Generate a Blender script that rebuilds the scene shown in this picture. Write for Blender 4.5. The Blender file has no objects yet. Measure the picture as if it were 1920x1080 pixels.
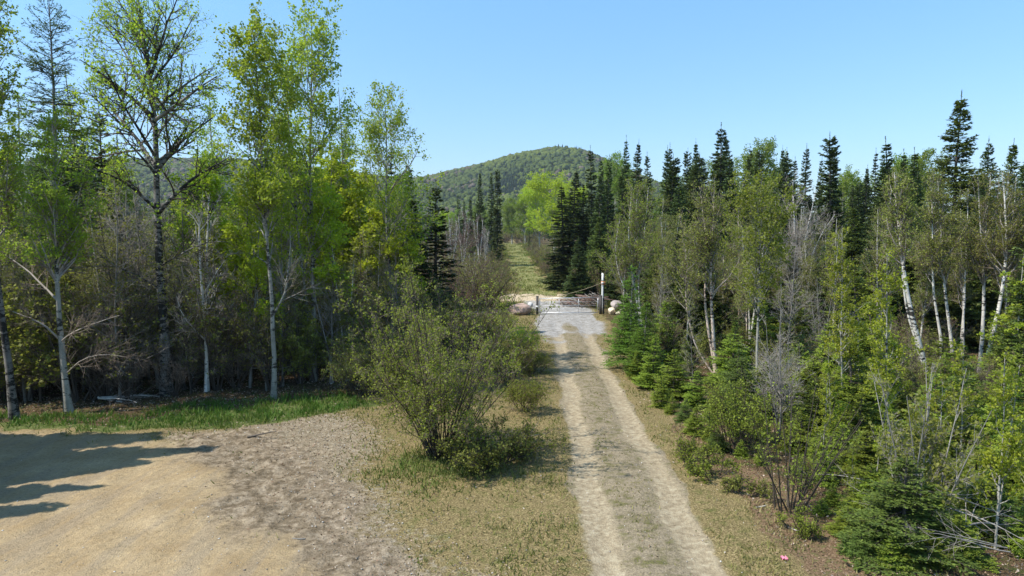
import bpy, math
import numpy as np
from mathutils import Vector
RAD = math.radians
SC = bpy.context.scene
# ------------------------------------------------------------------ camera, light, exposure
CAM_H, PITCH, FPX = 6.0, RAD(4.47), 1280.0
cam = bpy.data.cameras.new('camera'); cam.sensor_width = 36; cam.lens = 24; cam.clip_end = 9000; cam.clip_start = 0.1
camo = bpy.data.objects.new('camera', cam); SC.collection.objects.link(camo); SC.camera = camo
camo.location = (0, 0, CAM_H); camo.rotation_euler = (math.pi/2 - PITCH, 0, 0)
SUN_EL = RAD(53); SUN_AZ = RAD(-106)          # azimuth of the sun measured from +Y towards +X
sd = Vector((math.cos(SUN_EL)*math.sin(SUN_AZ), math.cos(SUN_EL)*math.cos(SUN_AZ), math.sin(SUN_EL)))
sun = bpy.data.lights.new('sun', 'SUN'); sun.energy = 4.1; sun.angle = RAD(0.53); sun.color = (1.0, 0.94, 0.85)
suno = bpy.data.objects.new('sun', sun); SC.collection.objects.link(suno)
suno.rotation_euler = sd.to_track_quat('Z', 'Y').to_euler(); suno.location = (-40, 0, 40)
w = bpy.data.worlds.new('World'); SC.world = w; w.use_nodes = True
nt = w.node_tree; bg = nt.nodes['Background']
sky = nt.nodes.new('ShaderNodeTexSky'); sky.sky_type = 'NISHITA'; sky.sun_disc = False
sky.sun_elevation = SUN_EL; sky.sun_rotation = SUN_AZ; sky.altitude = 0; sky.air_density = 1.0; sky.dust_density = 0.3; sky.ozone_density = 2.5
tint = nt.nodes.new('ShaderNodeMix'); tint.data_type = 'RGBA'; tint.blend_type = 'MULTIPLY'; tint.inputs[0].default_value = 1
gm = nt.nodes.new('ShaderNodeTexCoord'); sx = nt.nodes.new('ShaderNodeSeparateXYZ'); nt.links.new(gm.outputs['Generated'], sx.inputs[0])
cr = nt.nodes.new('ShaderNodeValToRGB'); cr.color_ramp.elements[0].position = 0; cr.color_ramp.elements[0].color = (.55,.58,.66,1); cr.color_ramp.elements[1].position = .36; cr.color_ramp.elements[1].color = (.74,1.0,1.0,1)
e_ = cr.color_ramp.elements.new(.15); e_.color = (.64,.76,.86,1)
nt.links.new(sx.outputs[2], cr.inputs[0]); nt.links.new(cr.outputs[0], tint.inputs[7])
nt.links.new(sky.outputs[0], tint.inputs[6])
nt.links.new(tint.outputs[2], bg.inputs[0]); bg.inputs[1].default_value = 0.145
SC.view_settings.view_transform = 'Standard'; SC.view_settings.look = 'None'
SC.view_settings.exposure = 0.77; SC.view_settings.gamma = 1
SC.render.engine = 'CYCLES'
SC.cycles.max_bounces = 6; SC.cycles.diffuse_bounces = 3; SC.cycles.transmission_bounces = 4
SC.cycles.volume_bounces = 0; SC.cycles.use_denoising = True

# ------------------------------------------------------------------ noise and terrain
def vnoise(x, y, seed=0):
    xi = np.floor(x).astype(np.int64); yi = np.floor(y).astype(np.int64)
    fx = x-xi; fy = y-yi; fx = fx*fx*(3-2*fx); fy = fy*fy*(3-2*fy)
    def h(a, b):
        n = (a*374761393 + b*668265263 + seed*1442695) & 0xffffffff
        n = ((n ^ (n >> 13))*1274126177) & 0xffffffff
        return ((n ^ (n >> 16)) & 0xffff)/65535.0
    return (h(xi,yi)*(1-fx)+h(xi+1,yi)*fx)*(1-fy)+(h(xi,yi+1)*(1-fx)+h(xi+1,yi+1)*fx)*fy
def fbm(x, y, seed=0, o=4):
    s = 0; a = 0.5
    for i in range(o):
        s = s + a*vnoise(x*2**i, y*2**i, seed+i); a *= .5
    return s
def smooth(a, b, x):
    t = np.clip((x-a)/(b-a), 0, 1); return t*t*(3-2*t)
def H0(y):
    y = np.asarray(y, float)
    return 0.018*np.clip(y-57, 0, 190)*smooth(50, 75, y)
RC = np.array([(-40,.8),(0,2.17),(40,3.6),(50,4.0),(58,3.5),(66,2.9),(78,2.3),(100,1.6),(150,1.2),(200,.6),(235,-1.5),(300,-12),(3000,-12)])
def road_x(y): return np.interp(y, RC[:,0], RC[:,1])
def zfromy(py, Y): return CAM_H + Y*math.tan(math.atan((540-py)/FPX)-PITCH)
def xat(px, Y, z):
    return (px-960)/FPX*(Y*math.cos(PITCH)+(CAM_H-z)*math.sin(PITCH))
def at(px, py):                                    # pixel of the photograph -> point of the ground
    a = math.atan((540-py)/FPX)-PITCH; Y = 30.0
    for _ in range(30): Y = (CAM_H-float(H0(Y)))/max(-math.tan(a), 1e-3)
    return xat(px, Y, float(H0(Y))), Y
def P3(px, py, Y):                                  # a point standing Y metres out
    z = zfromy(py, Y); return (xat(px, Y, z), Y, z)
def poly_mask(X, Y, pix, soft=.35):
    P = np.array([at(*p) for p in pix]); d = np.full(X.shape, 1e9); ins = np.zeros(X.shape, bool)
    for i in range(len(P)):
        a = P[i]; b = P[(i+1) % len(P)]; ab = b-a
        t = np.clip(((X-a[0])*ab[0]+(Y-a[1])*ab[1])/(ab@ab+1e-9), 0, 1)
        d = np.minimum(d, np.hypot(X-a[0]-t*ab[0], Y-a[1]-t*ab[1]))
        c = ((a[1] > Y) != (b[1] > Y)) & (X < (b[0]-a[0])*(Y-a[1])/(b[1]-a[1]+1e-9)+a[0]); ins ^= c
    return np.clip(.5+np.where(ins, d, -d)/(2*soft), 0, 1)
def masks(X, Y):
    wx = X+(fbm(X*.9, Y*.9, 3)-.47)*1.6; wy = Y+(fbm(X*.9, Y*.9, 9)-.47)*1.6
    m = {}
    m['sand'] = poly_mask(wx, wy, [(-700,812),(0,806),(220,812),(330,840),(420,885),(415,950),(480,1010),(620,1090),(700,1300),(-1600,1300)], .8)
    m['soil'] = poly_mask(wx, wy, [(310,815),(470,800),(560,830),(640,900),(690,960),(760,1090),(840,1300),(560,1300),(400,1000),(330,900)], 1.0)
    m['grav'] = poly_mask(wx, wy, [(440,790),(640,775),(690,820),(700,900),(760,1000),(900,1100),(1000,1300),(700,1300),(620,1000),(560,880),(480,830)], 1.3)
    m['green'] = np.maximum(poly_mask(wx, wy, [(-500,770),(60,775),(210,785),(330,765),(520,748),(660,735),(720,760),(600,782),(420,800),(200,806),(-500,800)], .35),
                            poly_mask(wx, wy, [(690,850),(760,835),(1000,840),(1020,880),(900,905),(780,925),(710,890)], .9)*.55)
    rc = road_x(Y); d = X-rc; ds = np.abs(d)
    wv = (fbm(X*.8+7, Y*.5, 21)-.47)
    m['track'] = np.exp(-((ds+wv*.35-.87)/(.34+.06*smooth(24,12,Y)))**2*.9)*np.maximum(smooth(50, 44, Y), .42*smooth(62, 68, Y)*smooth(150, 80, Y))*(.92+.5*wv+.2*(fbm(X*1.5,Y*.5,66)-.47))
    m['strip'] = smooth(1.5, 1.05, ds+wv)*smooth(52, 46, Y)
    m['pad'] = smooth(2.6, 1.7, ds+wv*1.2-.3*smooth(50,57,Y))*smooth(36.0, 44, Y+wv*14+np.where(ds<.5,-2.5,0))*smooth(61, 58, Y)
    m['berm'] = smooth(6.5, 5.5, np.abs(X-1.6)+wv*2)*smooth(58.5, 59.5, Y+wv)*smooth(64, 62, Y+wv)
    m['farr'] = smooth(2.7, 1.3, ds+wv*2.2)*smooth(58, 63, Y)
    le = np.interp(Y, [8,12,17,23,29,36,44,52,60,300], [-60,-60,-60,-60,-5,-3.0,-1.2,-.8,-1.5,-4.2])
    re = np.interp(Y, [8,12,15,18,22,26,31,40,50,60,300], [5.6,6.1,6.4,5.6,5.5,5.4,5.3,5.6,6.6,6.0,5.0])
    lm = poly_mask(X, Y, [(-3000,797),(60,792),(200,800),(330,778),(520,760),(650,742),(850,700),(930,640),(960,600),(940,500),(900,440.6),(-3000,440.6)], .5)
    m['forest'] = np.maximum(lm*smooth(60,52,Y), np.maximum(smooth(-.6, 1.2, X-re+wv*(1.2+3*smooth(55,70,Y))), smooth(.5, -.8, X-le-wv*3*smooth(55,70,Y))*smooth(40,50,Y)))
    m['verge'] = smooth(1.9, 3.0, d+wv*1.5)*smooth(50,40,Y)
    return m
def Hz(X, Y, m=None):
    z = H0(Y)+(fbm(X*.35, Y*.35, 5)-.47)*.10
    z = z+(fbm(X*1.7, Y*1.7, 8)-.47)*.06
    if m is not None:
        z = z-.06*np.clip(m['track'], 0, 1)+.035*m['strip']*(1-np.clip(m['track'],0,1))*fbm(X*1.5,Y*1.5,91)+m['forest']*(fbm(X*.8, Y*.8, 31)-.3)*.25
        z = z+m['soil']*(1-m['sand'])*((fbm(X*2.0+Y*1.4, Y*3.4-X*1.8, 41)-.47)*.30)
        z = z+m['sand']*(np.sin((X*.95+Y*.3+fbm(X*.25,Y*.25,77)*4)*5.0)*.014+(fbm(X*2.2,Y*1.2,78)-.47)*.03)
        z = z+m['berm']*(.25+.5*fbm(X*1.3, Y*1.3, 14))
    return z
def ground_z(x, y):
    X = np.array([float(x)]); Y = np.array([float(y)]); return float(Hz(X, Y, masks(X, Y))[0])

# ------------------------------------------------------------------ mesh helpers
def mesh(name, V, F, mats, mi=None, v=None, smooth_=False, attrs=None):
    V = np.asarray(V, np.float32); F = np.asarray(F, np.int32); k = F.shape[1]
    me = bpy.data.meshes.new(name); me.vertices.add(len(V)); me.vertices.foreach_set('co', V.ravel())
    me.loops.add(F.size); me.loops.foreach_set('vertex_index', F.ravel())
    me.polygons.add(len(F)); me.polygons.foreach_set('loop_start', np.arange(0, F.size, k, dtype=np.int32))
    me.polygons.foreach_set('loop_total', np.full(len(F), k, np.int32))
    for m_ in mats: me.materials.append(m_)
    if mi is not None: me.polygons.foreach_set('material_index', np.asarray(mi, np.int32))
    if smooth_: me.polygons.foreach_set('use_smooth', np.ones(len(F), bool))
    me.update(calc_edges=True)
    if v is not None:
        a = me.attributes.new('v', 'FLOAT', 'FACE'); a.data.foreach_set('value', np.asarray(v, np.float32))
    for n_, arr in (attrs or {}).items():
        a = me.attributes.new(n_, 'FLOAT', 'POINT'); a.data.foreach_set('value', np.asarray(arr, np.float32).ravel())
    return me
def merge(parts):                                   # [(V,F,mi,v)] -> one
    Vs=[];Fs=[];Ms=[];vs=[];o=0
    for V,F,mi,v in parts:
        if len(F)==0: continue
        Vs.append(V);Fs.append(F+o);o+=len(V)
        Ms.append(np.full(len(F),mi) if np.isscalar(mi) else mi); vs.append(np.full(len(F),v) if np.isscalar(v) else v)
    return np.vstack(Vs), np.vstack(Fs), np.concatenate(Ms), np.concatenate(vs)
def nrm(a): return a/(np.linalg.norm(a, axis=-1, keepdims=True)+1e-9)
def tubes(P, R, S=4):
    N, K, _ = P.shape
    T = np.empty_like(P); T[:,1:-1] = P[:,2:]-P[:,:-2]; T[:,0] = P[:,1]-P[:,0]; T[:,-1] = P[:,-1]-P[:,-2]; T = nrm(T)
    ref = np.where(np.abs(T[:,:1,2:]) > .8, np.array([1.,0,0]), np.array([0,0,1.])); ref = np.broadcast_to(ref, T.shape)
    A = nrm(np.cross(T, ref)); B = np.cross(T, A)
    th = np.arange(S)*2*math.pi/S
    V = P[:,:,None,:]+R[:,:,None,None]*(A[:,:,None,:]*np.cos(th)[:,None]+B[:,:,None,:]*np.sin(th)[:,None])
    idx = np.arange(N*K*S).reshape(N, K, S)
    a = idx[:,:-1,:]; b = np.roll(a, -1, 2); c = idx[:,1:,:]; d = np.roll(c, -1, 2)
    F = np.stack([a, b, d, c], -1).reshape(-1, 4)
    return V.reshape(-1, 3), F
def interp(P, i, t):                                # P (N,K,..) at param t for rows i
    K = P.shape[1]; s = np.clip(t, 0, .9999)*(K-1); k = s.astype(int); f = s-k
    if P.ndim == 3: f = f[:,None]
    return P[i,k]*(1-f)+P[i,k+1]*f
def plen(P): return np.linalg.norm(np.diff(P, axis=1), axis=2).sum(1)
def spawn(rng, P, R, cnt, t0, t1, ang, length, K=5, up=.0, wig=.12, rr=.6, rtip=.15, plane=False, rmin=.002, tpow=1.0):
    """children growing off every path; cnt int or per-path array; length(t,i)->m"""
    N = len(P); cnt = np.full(N, cnt) if np.isscalar(cnt) else cnt
    i = np.repeat(np.arange(N), cnt); n = len(i)
    t = t0+(t1-t0)*rng.random(n)**tpow
    p = interp(P, i, t); tan = nrm(interp(P, i, np.minimum(t+.04, .9999))-interp(P, i, np.maximum(t-.04, 0)))
    if plane:
        side = np.cross(tan, np.array([0,0,1.]))+rng.normal(0, .16, (n,3)); side = nrm(side)*np.where(rng.random(n) < .5, -1, 1)[:,None]
    else:
        side = rng.normal(0, 1, (n,3)); side = nrm(side-(side*tan).sum(1,keepdims=True)*tan)
    a = np.radians(ang*(1+rng.normal(0, .16, n)))[:,None]
    d = nrm(np.cos(a)*tan+np.sin(a)*side)
    L = length(t, i)*(.75+.5*rng.random(n))
    r0 = np.maximum(interp(R, i, t)*rr, rmin)
    C = np.empty((n, K, 3)); C[:,0] = p; st = (L/(K-1))[:,None]
    for k in range(1, K):
        d = nrm(d+np.array([0,0,up])+rng.normal(0, wig, (n,3)))
        C[:,k] = C[:,k-1]+d*st
    RR = r0[:,None]*(1-(1-rtip)*np.linspace(0, 1, K)[None,:])
    return C, RR, t, i
def kites(C, D, size, asp, rng, roll=None):
    """leaf-sized kite faces: C centres, D long axis"""
    n = len(C); s = rng.normal(0, 1, (n,3)) if roll is None else roll
    A = nrm(D); B = nrm(np.cross(A, s)); size = (np.full(n, size) if np.isscalar(size) else size)[:,None]
    V = np.stack([C-A*size*.5, C-A*size*.05+B*size*asp*.5, C+A*size*.5, C-A*size*.05-B*size*asp*.5], 1)
    return V.reshape(-1, 3), np.arange(4*n).reshape(n, 4)
def leaves(rng, P, n, size, off=.05, asp=.8, t0=.15, hang=.0, keep=None):
    N = len(P); i = np.repeat(np.arange(N), n)
    if keep is not None: i = i[rng.random(len(i)) < keep[i]]
    t = t0+(1-t0)*rng.random(len(i))**.55; off = off*.7
    c = interp(P, i, t)+rng.normal(0, off, (len(i),3))
    D = rng.normal(0, 1, (len(i),3)); D[:,2] -= hang
    sz = size*(.45+1.0*rng.random(len(i)))
    V, F = kites(c, D, sz, asp, rng)
    br = rng.random(N)                               # clump tone
    v = np.clip(.6*br[i]+.4*rng.random(len(i)), 0, 1)
    return V, F, v
def path(pts, K=16, rng=None, wig=0.0):
    pts = np.asarray(pts, float); s = np.r_[0, np.cumsum(np.linalg.norm(np.diff(pts, axis=0), axis=1))]
    u = np.linspace(0, s[-1], K); q = np.stack([np.interp(u, s, pts[:,k]) for k in range(3)], 1)
    for _ in range(2): q[1:-1] = (q[:-2]+2*q[1:-1]+q[2:])/4
    if rng is not None and wig: q[1:] += np.cumsum(rng.normal(0, wig, (K-1,3))*np.array([1,1,.2]), axis=0)
    return q

# ------------------------------------------------------------------ materials
def newmat(name):
    m = bpy.data.materials.new(name); m.use_nodes = True; n = m.node_tree
    return m, n, n.nodes['Principled BSDF'], n.nodes['Material Output']
def N(n, t, **kw):
    x = n.nodes.new(t)
    for k, v in kw.items():
        if k.startswith('i_'): x.inputs[k[2:].replace('_', ' ')].default_value = v
        else: setattr(x, k, v)
    return x
def ramp(n, fac, stops):
    r = n.nodes.new('ShaderNodeValToRGB'); e = r.color_ramp.elements
    while len(e) > 1: e.remove(e[-1])
    e[0].position = stops[0][0]; e[0].color = (*stops[0][1], 1)
    for p, c in stops[1:]:
        q = e.new(p); q.color = (*c, 1)
    n.links.new(fac, r.inputs[0]); return r.outputs[0]
def mixc(n, f, a, b, mode='MIX'):
    x = n.nodes.new('ShaderNodeMix'); x.data_type = 'RGBA'; x.blend_type = mode
    for s, v in ((x.inputs[0], f), (x.inputs[6], a), (x.inputs[7], b)):
        if isinstance(v, bpy.types.NodeSocket): n.links.new(v, s)
        elif isinstance(v, tuple): s.default_value = (*v, 1)
        else: s.default_value = v
    return x.outputs[2]
def math_(n, op, a, b=None, c=None, clamp=False):
    x = n.nodes.new('ShaderNodeMath'); x.operation = op; x.use_clamp = clamp
    for k, v in enumerate((a, b, c)):
        if v is None: continue
        if isinstance(v, bpy.types.NodeSocket): n.links.new(v, x.inputs[k])
        else: x.inputs[k].default_value = v
    return x.outputs[0]
def noise(n, scale, detail=4, rough=.55, vec=None):
    x = N(n, 'ShaderNodeTexNoise'); x.inputs['Scale'].default_value = scale; x.inputs['Detail'].default_value = detail; x.inputs['Roughness'].default_value = rough
    if vec: n.links.new(vec, x.inputs['Vector'])
    return x.outputs[0]
def leafmat(name, c0, c1, c2, trans=.35, rough=.6, spec=.25):
    m, n, b, o = newmat(name)
    at_ = N(n, 'ShaderNodeAttribute', attribute_name='v'); oi = N(n, 'ShaderNodeObjectInfo')
    col = ramp(n, at_.outputs['Fac'], [(0, c0), (.5, c1), (1, c2)])
    hs = N(n, 'ShaderNodeHueSaturation'); n.links.new(col, hs.inputs['Color'])
    n.links.new(math_(n, 'MULTIPLY_ADD', oi.outputs['Random'], .03, .485), hs.inputs['Hue'])
    n.links.new(math_(n, 'MULTIPLY_ADD', oi.outputs['Random'], .5, .75), hs.inputs['Value'])
    col = hs.outputs[0]
    n.links.new(col, b.inputs['Base Color']); b.inputs['Roughness'].default_value = rough; b.inputs['Specular IOR Level'].default_value = spec
    t = N(n, 'ShaderNodeBsdfTranslucent'); n.links.new(mixc(n, .5, col, (c2[0]*1.1, c2[1]*1.15, c2[2]*.6)), t.inputs[0])
    mx = N(n, 'ShaderNodeMixShader'); mx.inputs[0].default_value = trans
    n.links.new(b.outputs[0], mx.inputs[1]); n.links.new(t.outputs[0], mx.inputs[2]); n.links.new(mx.outputs[0], o.inputs[0])
    return m
def barkmat(name, c0, c1, marks=None, scale=6, rough=.85):
    m, n, b, o = newmat(name)
    tc = N(n, 'ShaderNodeTexCoord'); oi = N(n, 'ShaderNodeObjectInfo')
    f = noise(n, scale, 5, .6, tc.outputs['Object'])
    col = ramp(n, f, [(.3, c0), (.7, c1)])
    if marks:
        mp = N(n, 'ShaderNodeMapping'); mp.inputs['Scale'].default_value = (2.6, 2.6, 6); n.links.new(tc.outputs['Object'], mp.inputs[0])
        k = noise(n, 1.8, 4, .65, mp.outputs[0])
        k2 = noise(n, .7, 2, .5, tc.outputs['Object'])
        k = math_(n, 'SUBTRACT', k, math_(n, 'MULTIPLY', math_(n, 'SUBTRACT', k2, .5), .8))
        col = mixc(n, ramp(n, k, [(marks[1]-.02, (1,1,1)), (marks[1]+.03, (0,0,0))]), col, marks[0])
    hs = N(n, 'ShaderNodeHueSaturation'); n.links.new(col, hs.inputs['Color']); n.links.new(math_(n, 'MULTIPLY_ADD', oi.outputs['Random'], .3, .85), hs.inputs['Value'])
    n.links.new(hs.outputs[0], b.inputs['Base Color']); b.inputs['Roughness'].default_value = rough; b.inputs['Specular IOR Level'].default_value = .2
    bp = N(n, 'ShaderNodeBump'); bp.inputs['Strength'].default_value = .5; bp.inputs['Distance'].default_value = .02
    n.links.new(noise(n, scale*4, 4, .6, tc.outputs['Object']), bp.inputs['Height']); n.links.new(bp.outputs[0], b.inputs['Normal'])
    return m
def plain(name, col, rough=.7, var=.2, scale=8, metal=0.0, bump=.2):
    m, n, b, o = newmat(name); tc = N(n, 'ShaderNodeTexCoord')
    f = noise(n, scale, 5, .6, tc.outputs['Object'])
    c = ramp(n, f, [(.3, tuple(x*(1-var) for x in col)), (.7, tuple(min(1, x*(1+var)) for x in col))])
    n.links.new(c, b.inputs['Base Color']); b.inputs['Roughness'].default_value = rough; b.inputs['Metallic'].default_value = metal
    bp = N(n, 'ShaderNodeBump'); bp.inputs['Strength'].default_value = bump; bp.inputs['Distance'].default_value = .03
    n.links.new(noise(n, scale*3, 5, .6, tc.outputs['Object']), bp.inputs['Height']); n.links.new(bp.outputs[0], b.inputs['Normal'])
    return m
M = {}
M['leaf_aspen'] = leafmat('leaf_aspen', (.175,.26,.024), (.28,.39,.034), (.40,.50,.055), .5)
M['leaf_lime'] = leafmat('leaf_lime', (.235,.31,.018), (.35,.44,.026), (.46,.54,.045), .5)
M['leaf_yellow'] = leafmat('leaf_yellow', (0.1495,0.1995,0.016), (0.253,0.3045,0.024), (0.391,0.399,0.045), .45)
M['leaf_olive'] = leafmat('leaf_olive', (.12,.14,.03), (.195,.215,.042), (.30,.32,.065), .4)
M['leaf_bush'] = leafmat('leaf_bush', (.115,.145,.02), (.195,.235,.03), (.31,.35,.05), .45)
M['leaf_far'] = leafmat('leaf_far', (.11,.18,.02), (.18,.27,.028), (.26,.35,.035), .35)
M['needle_dark'] = leafmat('needle_dark', (.032,.055,.017), (.065,.102,.027), (.125,.165,.042), .12)
M['needle_mid'] = leafmat('needle_mid', (.042,.072,.016), (.092,.135,.026), (.18,.23,.042), .2)
M['needle_young'] = leafmat('needle_young', (.09,.14,.018), (.18,.245,.028), (.32,.38,.048), .25)
M['needle_larch'] = leafmat('needle_larch', (.08,.15,.02), (.13,.235,.03), (.21,.33,.045), .4)
M['needle_larch_old'] = leafmat('needle_larch_old', (.04,.07,.02), (.07,.11,.03), (.11,.16,.04), .3)
M['birch'] = barkmat('birch_bark', (.42,.395,.35), (.72,.69,.63), ((.05,.045,.04), .42), 3)
M['birch_pink'] = barkmat('birch_pink_bark', (.40,.30,.24), (.66,.56,.48), ((.07,.05,.04), .44), 3)
M['aspen'] = barkmat('aspen_bark', (.20,.195,.165), (.38,.37,.32), ((.04,.04,.035), .42), 3)
M['poplar'] = barkmat('poplar_bark', (.11,.105,.095), (.30,.285,.26), ((.03,.03,.027), .50), 4)
M['brown'] = barkmat('brown_bark', (.06,.05,.04), (.13,.11,.09), None, 8)
M['gray'] = barkmat('gray_bark', (.15,.14,.125), (.30,.285,.26), None, 6)
M['twig_gray'] = barkmat('gray_twigs', (.21,.185,.16), (.40,.36,.315), None, 3)
M['twig_brown'] = barkmat('brown_twigs', (.14,.11,.085), (.28,.225,.175), None, 3)
M['twig_red'] = barkmat('reddish_twigs', (.12,.075,.06), (.24,.155,.125), None, 3)
M['twig_dark'] = barkmat('dark_twigs', (.035,.03,.024), (.085,.07,.055), None, 3)

# ------------------------------------------------------------------ linking, tags
OBJ = SC.collection.objects
def tag(o, label=None, cat=None, group=None, kind=None):
    if label: o['label'] = label
    if cat: o['category'] = cat
    if group: o['group'] = group
    if kind: o['kind'] = kind
    return o
def link(name, me, parent=None):
    o = bpy.data.objects.new(name, me); OBJ.link(o)
    if parent: o.parent = parent
    return o
def root(name, loc, rz=0, scale=(1,1,1)):
    o = bpy.data.objects.new(name, None); OBJ.link(o); o.location = loc; o.rotation_euler = (0,0,rz); o.scale = scale
    o.empty_display_size = .3
    return o

# ------------------------------------------------------------------ tree protos: name -> (kind, height, [(part, mesh)])
PROTO = {}
def decid(key, kind, seed, trunks, bark, twig, leaf, n1=40, t1=(.3,.97), a1=45, L1=lambda t: 2*(1-t)+.4, n2=8, L2=.45, n3=6, L3=.4,
          nl=6, lsize=.07, loff=.06, up1=.12, up2=.05, lasp=.8, r3=.0035, wig=.12, h=None, tk=16, extra=None, sparse=None, leafz=None, barkend=None, hang=.3, a2=42, K1=7, barel=.0):
    rng = np.random.default_rng(seed)
    P0 = np.stack([path(p, tk, rng, .012*max(abs(p[-1][2]), 1)/10) for p,_,_ in trunks]); tt = np.linspace(0, 1, tk)
    R0 = np.stack([r0+(r1-r0)*tt**.85 for _,r0,r1 in trunks]); R0[:,0] *= 1.35; R0[:,1] *= 1.08
    L0 = plen(P0); Lm = L0.max()
    c1 = np.maximum(1, (n1*L0/L0.sum()).astype(int))
    P1,R1,T1,_ = spawn(rng, P0, R0, c1, t1[0], t1[1], a1, lambda t,i: L1(t)*(L0[i]/Lm)**.5, K1, up1, wig, .55, .22, rmin=r3*1.6)
    if extra:
        for p, r0, r1 in extra:
            q = path(p, K1, rng, .03)[None]; P1 = np.vstack([P1, q]); R1 = np.vstack([R1, np.linspace(r0, r1, K1)[None]])
    l1 = plen(P1); c2 = np.maximum(1, (n2*l1/np.median(l1)*.8).astype(int))
    P2,R2,_,_ = spawn(rng, P1, R1, c2, .18, .99, a2, lambda t,i: l1[i]*L2*(1.15-.75*t), 5, up2, wig*1.2, .6, .25, rmin=r3*1.2)
    l2 = plen(P2); c3 = np.maximum(1, (n3*np.clip(l2/np.median(l2), .4, 2.5)).astype(int))
    P3_,R3,_,i3 = spawn(rng, P2, R2, c3, .15, .99, a2, lambda t,i: np.clip(l2[i]*L3, .1, .9)*(1.2-.6*t), 4, up2, wig*1.5, .6, .4, rmin=r3)
    keep = None
    if sparse: keep = np.clip(sparse+rng.random(len(P2))[i3]*.9-.2, 0, 1)
    a = merge([(*tubes(P0, R0, 9), 0, .5), (*tubes(P1, R1, 5), 1, .5)]); stem = 'stems' if len(trunks) > 5 else 'trunk'
    tm = mesh(stem, a[0], a[1], [bark, barkend or bark], a[2], smooth_=True)
    ps = [(*tubes(P2, R2, 3), 0, .5), (*tubes(P3_, R3, 3), 0, .5)]
    if leafz: P3_ = P3_[P3_[:,0,2] > leafz]; P2 = P2[P2[:,0,2] > leafz]; keep = None
    if nl:
        V,F,v = leaves(rng, P3_, nl, lsize, loff, lasp, .1, hang, keep); ps.append((V, F, 1, v))
        V,F,v = leaves(rng, P2[:,2:], max(1, nl//2), lsize, loff, lasp, .3, hang); ps.append((V, F, 1, v))
    c = merge(ps); cm = mesh('crown', c[0], c[1], [twig, leaf], c[2], c[3])
    hz_ = float(np.quantile(c[0][:,2], .997)); PROTO[key] = (kind, hz_, [(stem, tm), ('crown', cm)])
    return len(c[1])
def conifer(key, kind, seed, h, W, nb, needle, bark=None, t0=.04, prof=None, droop=-.05, n2=10, det=False, nsz=.2, nasp=.35, r=.012, up=.05, dead=.0, nn=5, tipbare=.05, angtop=40):
    rng = np.random.default_rng(seed)
    bark = bark or M['brown']
    P0 = path([(0,0,0),(rng.normal(0,.01)*h,rng.normal(0,.01)*h,h*.5),(0,0,h)], 18, rng, .004*h/4)[None]
    R0 = (r*h*(1-np.linspace(0,1,18))**.9+.006)[None]
    t = t0+(1-tipbare-t0)*np.sort(rng.random(nb))**.9
    t = t if det else np.round(t*h/ .28)*.28/h*.5+t*.5
    prof = prof or (lambda s: (1-s)**.85)
    s = (t-t0)/(1-t0); L = np.maximum(W*prof(s)*(.7+.45*rng.random(nb)), .10)
    az = rng.random(nb)*2*math.pi; lobe = 1+.18*np.sin(az*2+seed)*np.sin(t*14+seed); L *= lobe
    el = np.radians(-8+ (angtop+8)*s**2.0+rng.normal(0, 6, nb))
    d = np.stack([np.cos(az)*np.cos(el), np.sin(az)*np.cos(el), np.sin(el)], 1)
    p = interp(P0, np.zeros(nb, int), t); K = 6; C = np.empty((nb,K,3)); C[:,0] = p
    for k in range(1, K):
        d = nrm(d+np.array([0,0,1.])*(droop*(1-s[:,None]) if k < 4 else up)+rng.normal(0, .04, (nb,3)))
        C[:,k] = C[:,k-1]+d*(L/(K-1))[:,None]
    RR = (.004+.012*L)[:,None]*np.linspace(1,.25,K)[None]
    c2 = np.maximum(3, (n2*L/W*1.6).astype(int))
    P2,R2,t2,i2 = spawn(rng, C, RR, c2, .12, .98, 58, lambda tt,i: np.clip(L[i]*.5*(1.1-.8*tt), .06, 1.2), 4, -.02, .07, .5, .3, plane=True, rmin=.0025)
    ps = [(*tubes(C, RR, 3), 0, .5)]
    src = [C[:,2:], P2]
    if det:
        l2 = plen(P2); P3_,R3,_,_ = spawn(rng, P2, R2, np.maximum(2,(5*l2/np.median(l2)).astype(int)), .1, .98, 50, lambda tt,i: np.clip(l2[i]*.5, .05, .4)*(1.2-.6*tt), 3, 0, .08, .5, .4, plane=True, rmin=.002)
        src.append(P3_); ps.append((*tubes(P2, R2, 3), 0, .5))
    for Q in src:
        n = len(Q); lq = plen(Q); cnt = np.clip((lq/nsz*nn*(.45 if det else .8)).astype(int), 2, 40)
        i = np.repeat(np.arange(n), cnt); tq = rng.random(len(i))*.97+.02
        c = interp(Q, i, tq); tan = nrm(interp(Q, i, np.minimum(tq+.05,.9999))-interp(Q, i, np.maximum(tq-.05,0)))
        sd_ = np.cross(tan, [0,0,1.])*np.where(rng.random(len(i))<.5,-1,1)[:,None]*rng.uniform(.2,.9,len(i))[:,None]
        D = nrm(tan+sd_+rng.normal(0,.22,(len(i),3)))
        roll = np.array([0,0,1.])+rng.normal(0,.5,(len(i),3))
        roll = np.cross(D, roll) if False else roll
        V,F = kites(c+D*nsz*.35, D, nsz*(.7+.6*rng.random(len(i))), nasp, rng, roll)
        tip = (tq**1.5)*.45
        ps.append((V, F, 1, np.clip(.35*rng.random(n)[i]+.3*rng.random(len(i))+tip, 0, 1)))
    # needled leader
    n = 30; q = .86+.14*rng.random(n); c = interp(P0, np.zeros(n,int), q)
    V,F = kites(c, nrm(rng.normal(0,1,(n,3))+np.array([0,0,1.5])), nsz*.8, nasp, rng); ps.append((V,F,1,.5*np.ones(n)))
    a = merge([(*tubes(P0, R0, 7), 0, .5)]); tm = mesh('trunk', a[0], a[1], [bark], smooth_=True)
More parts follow.
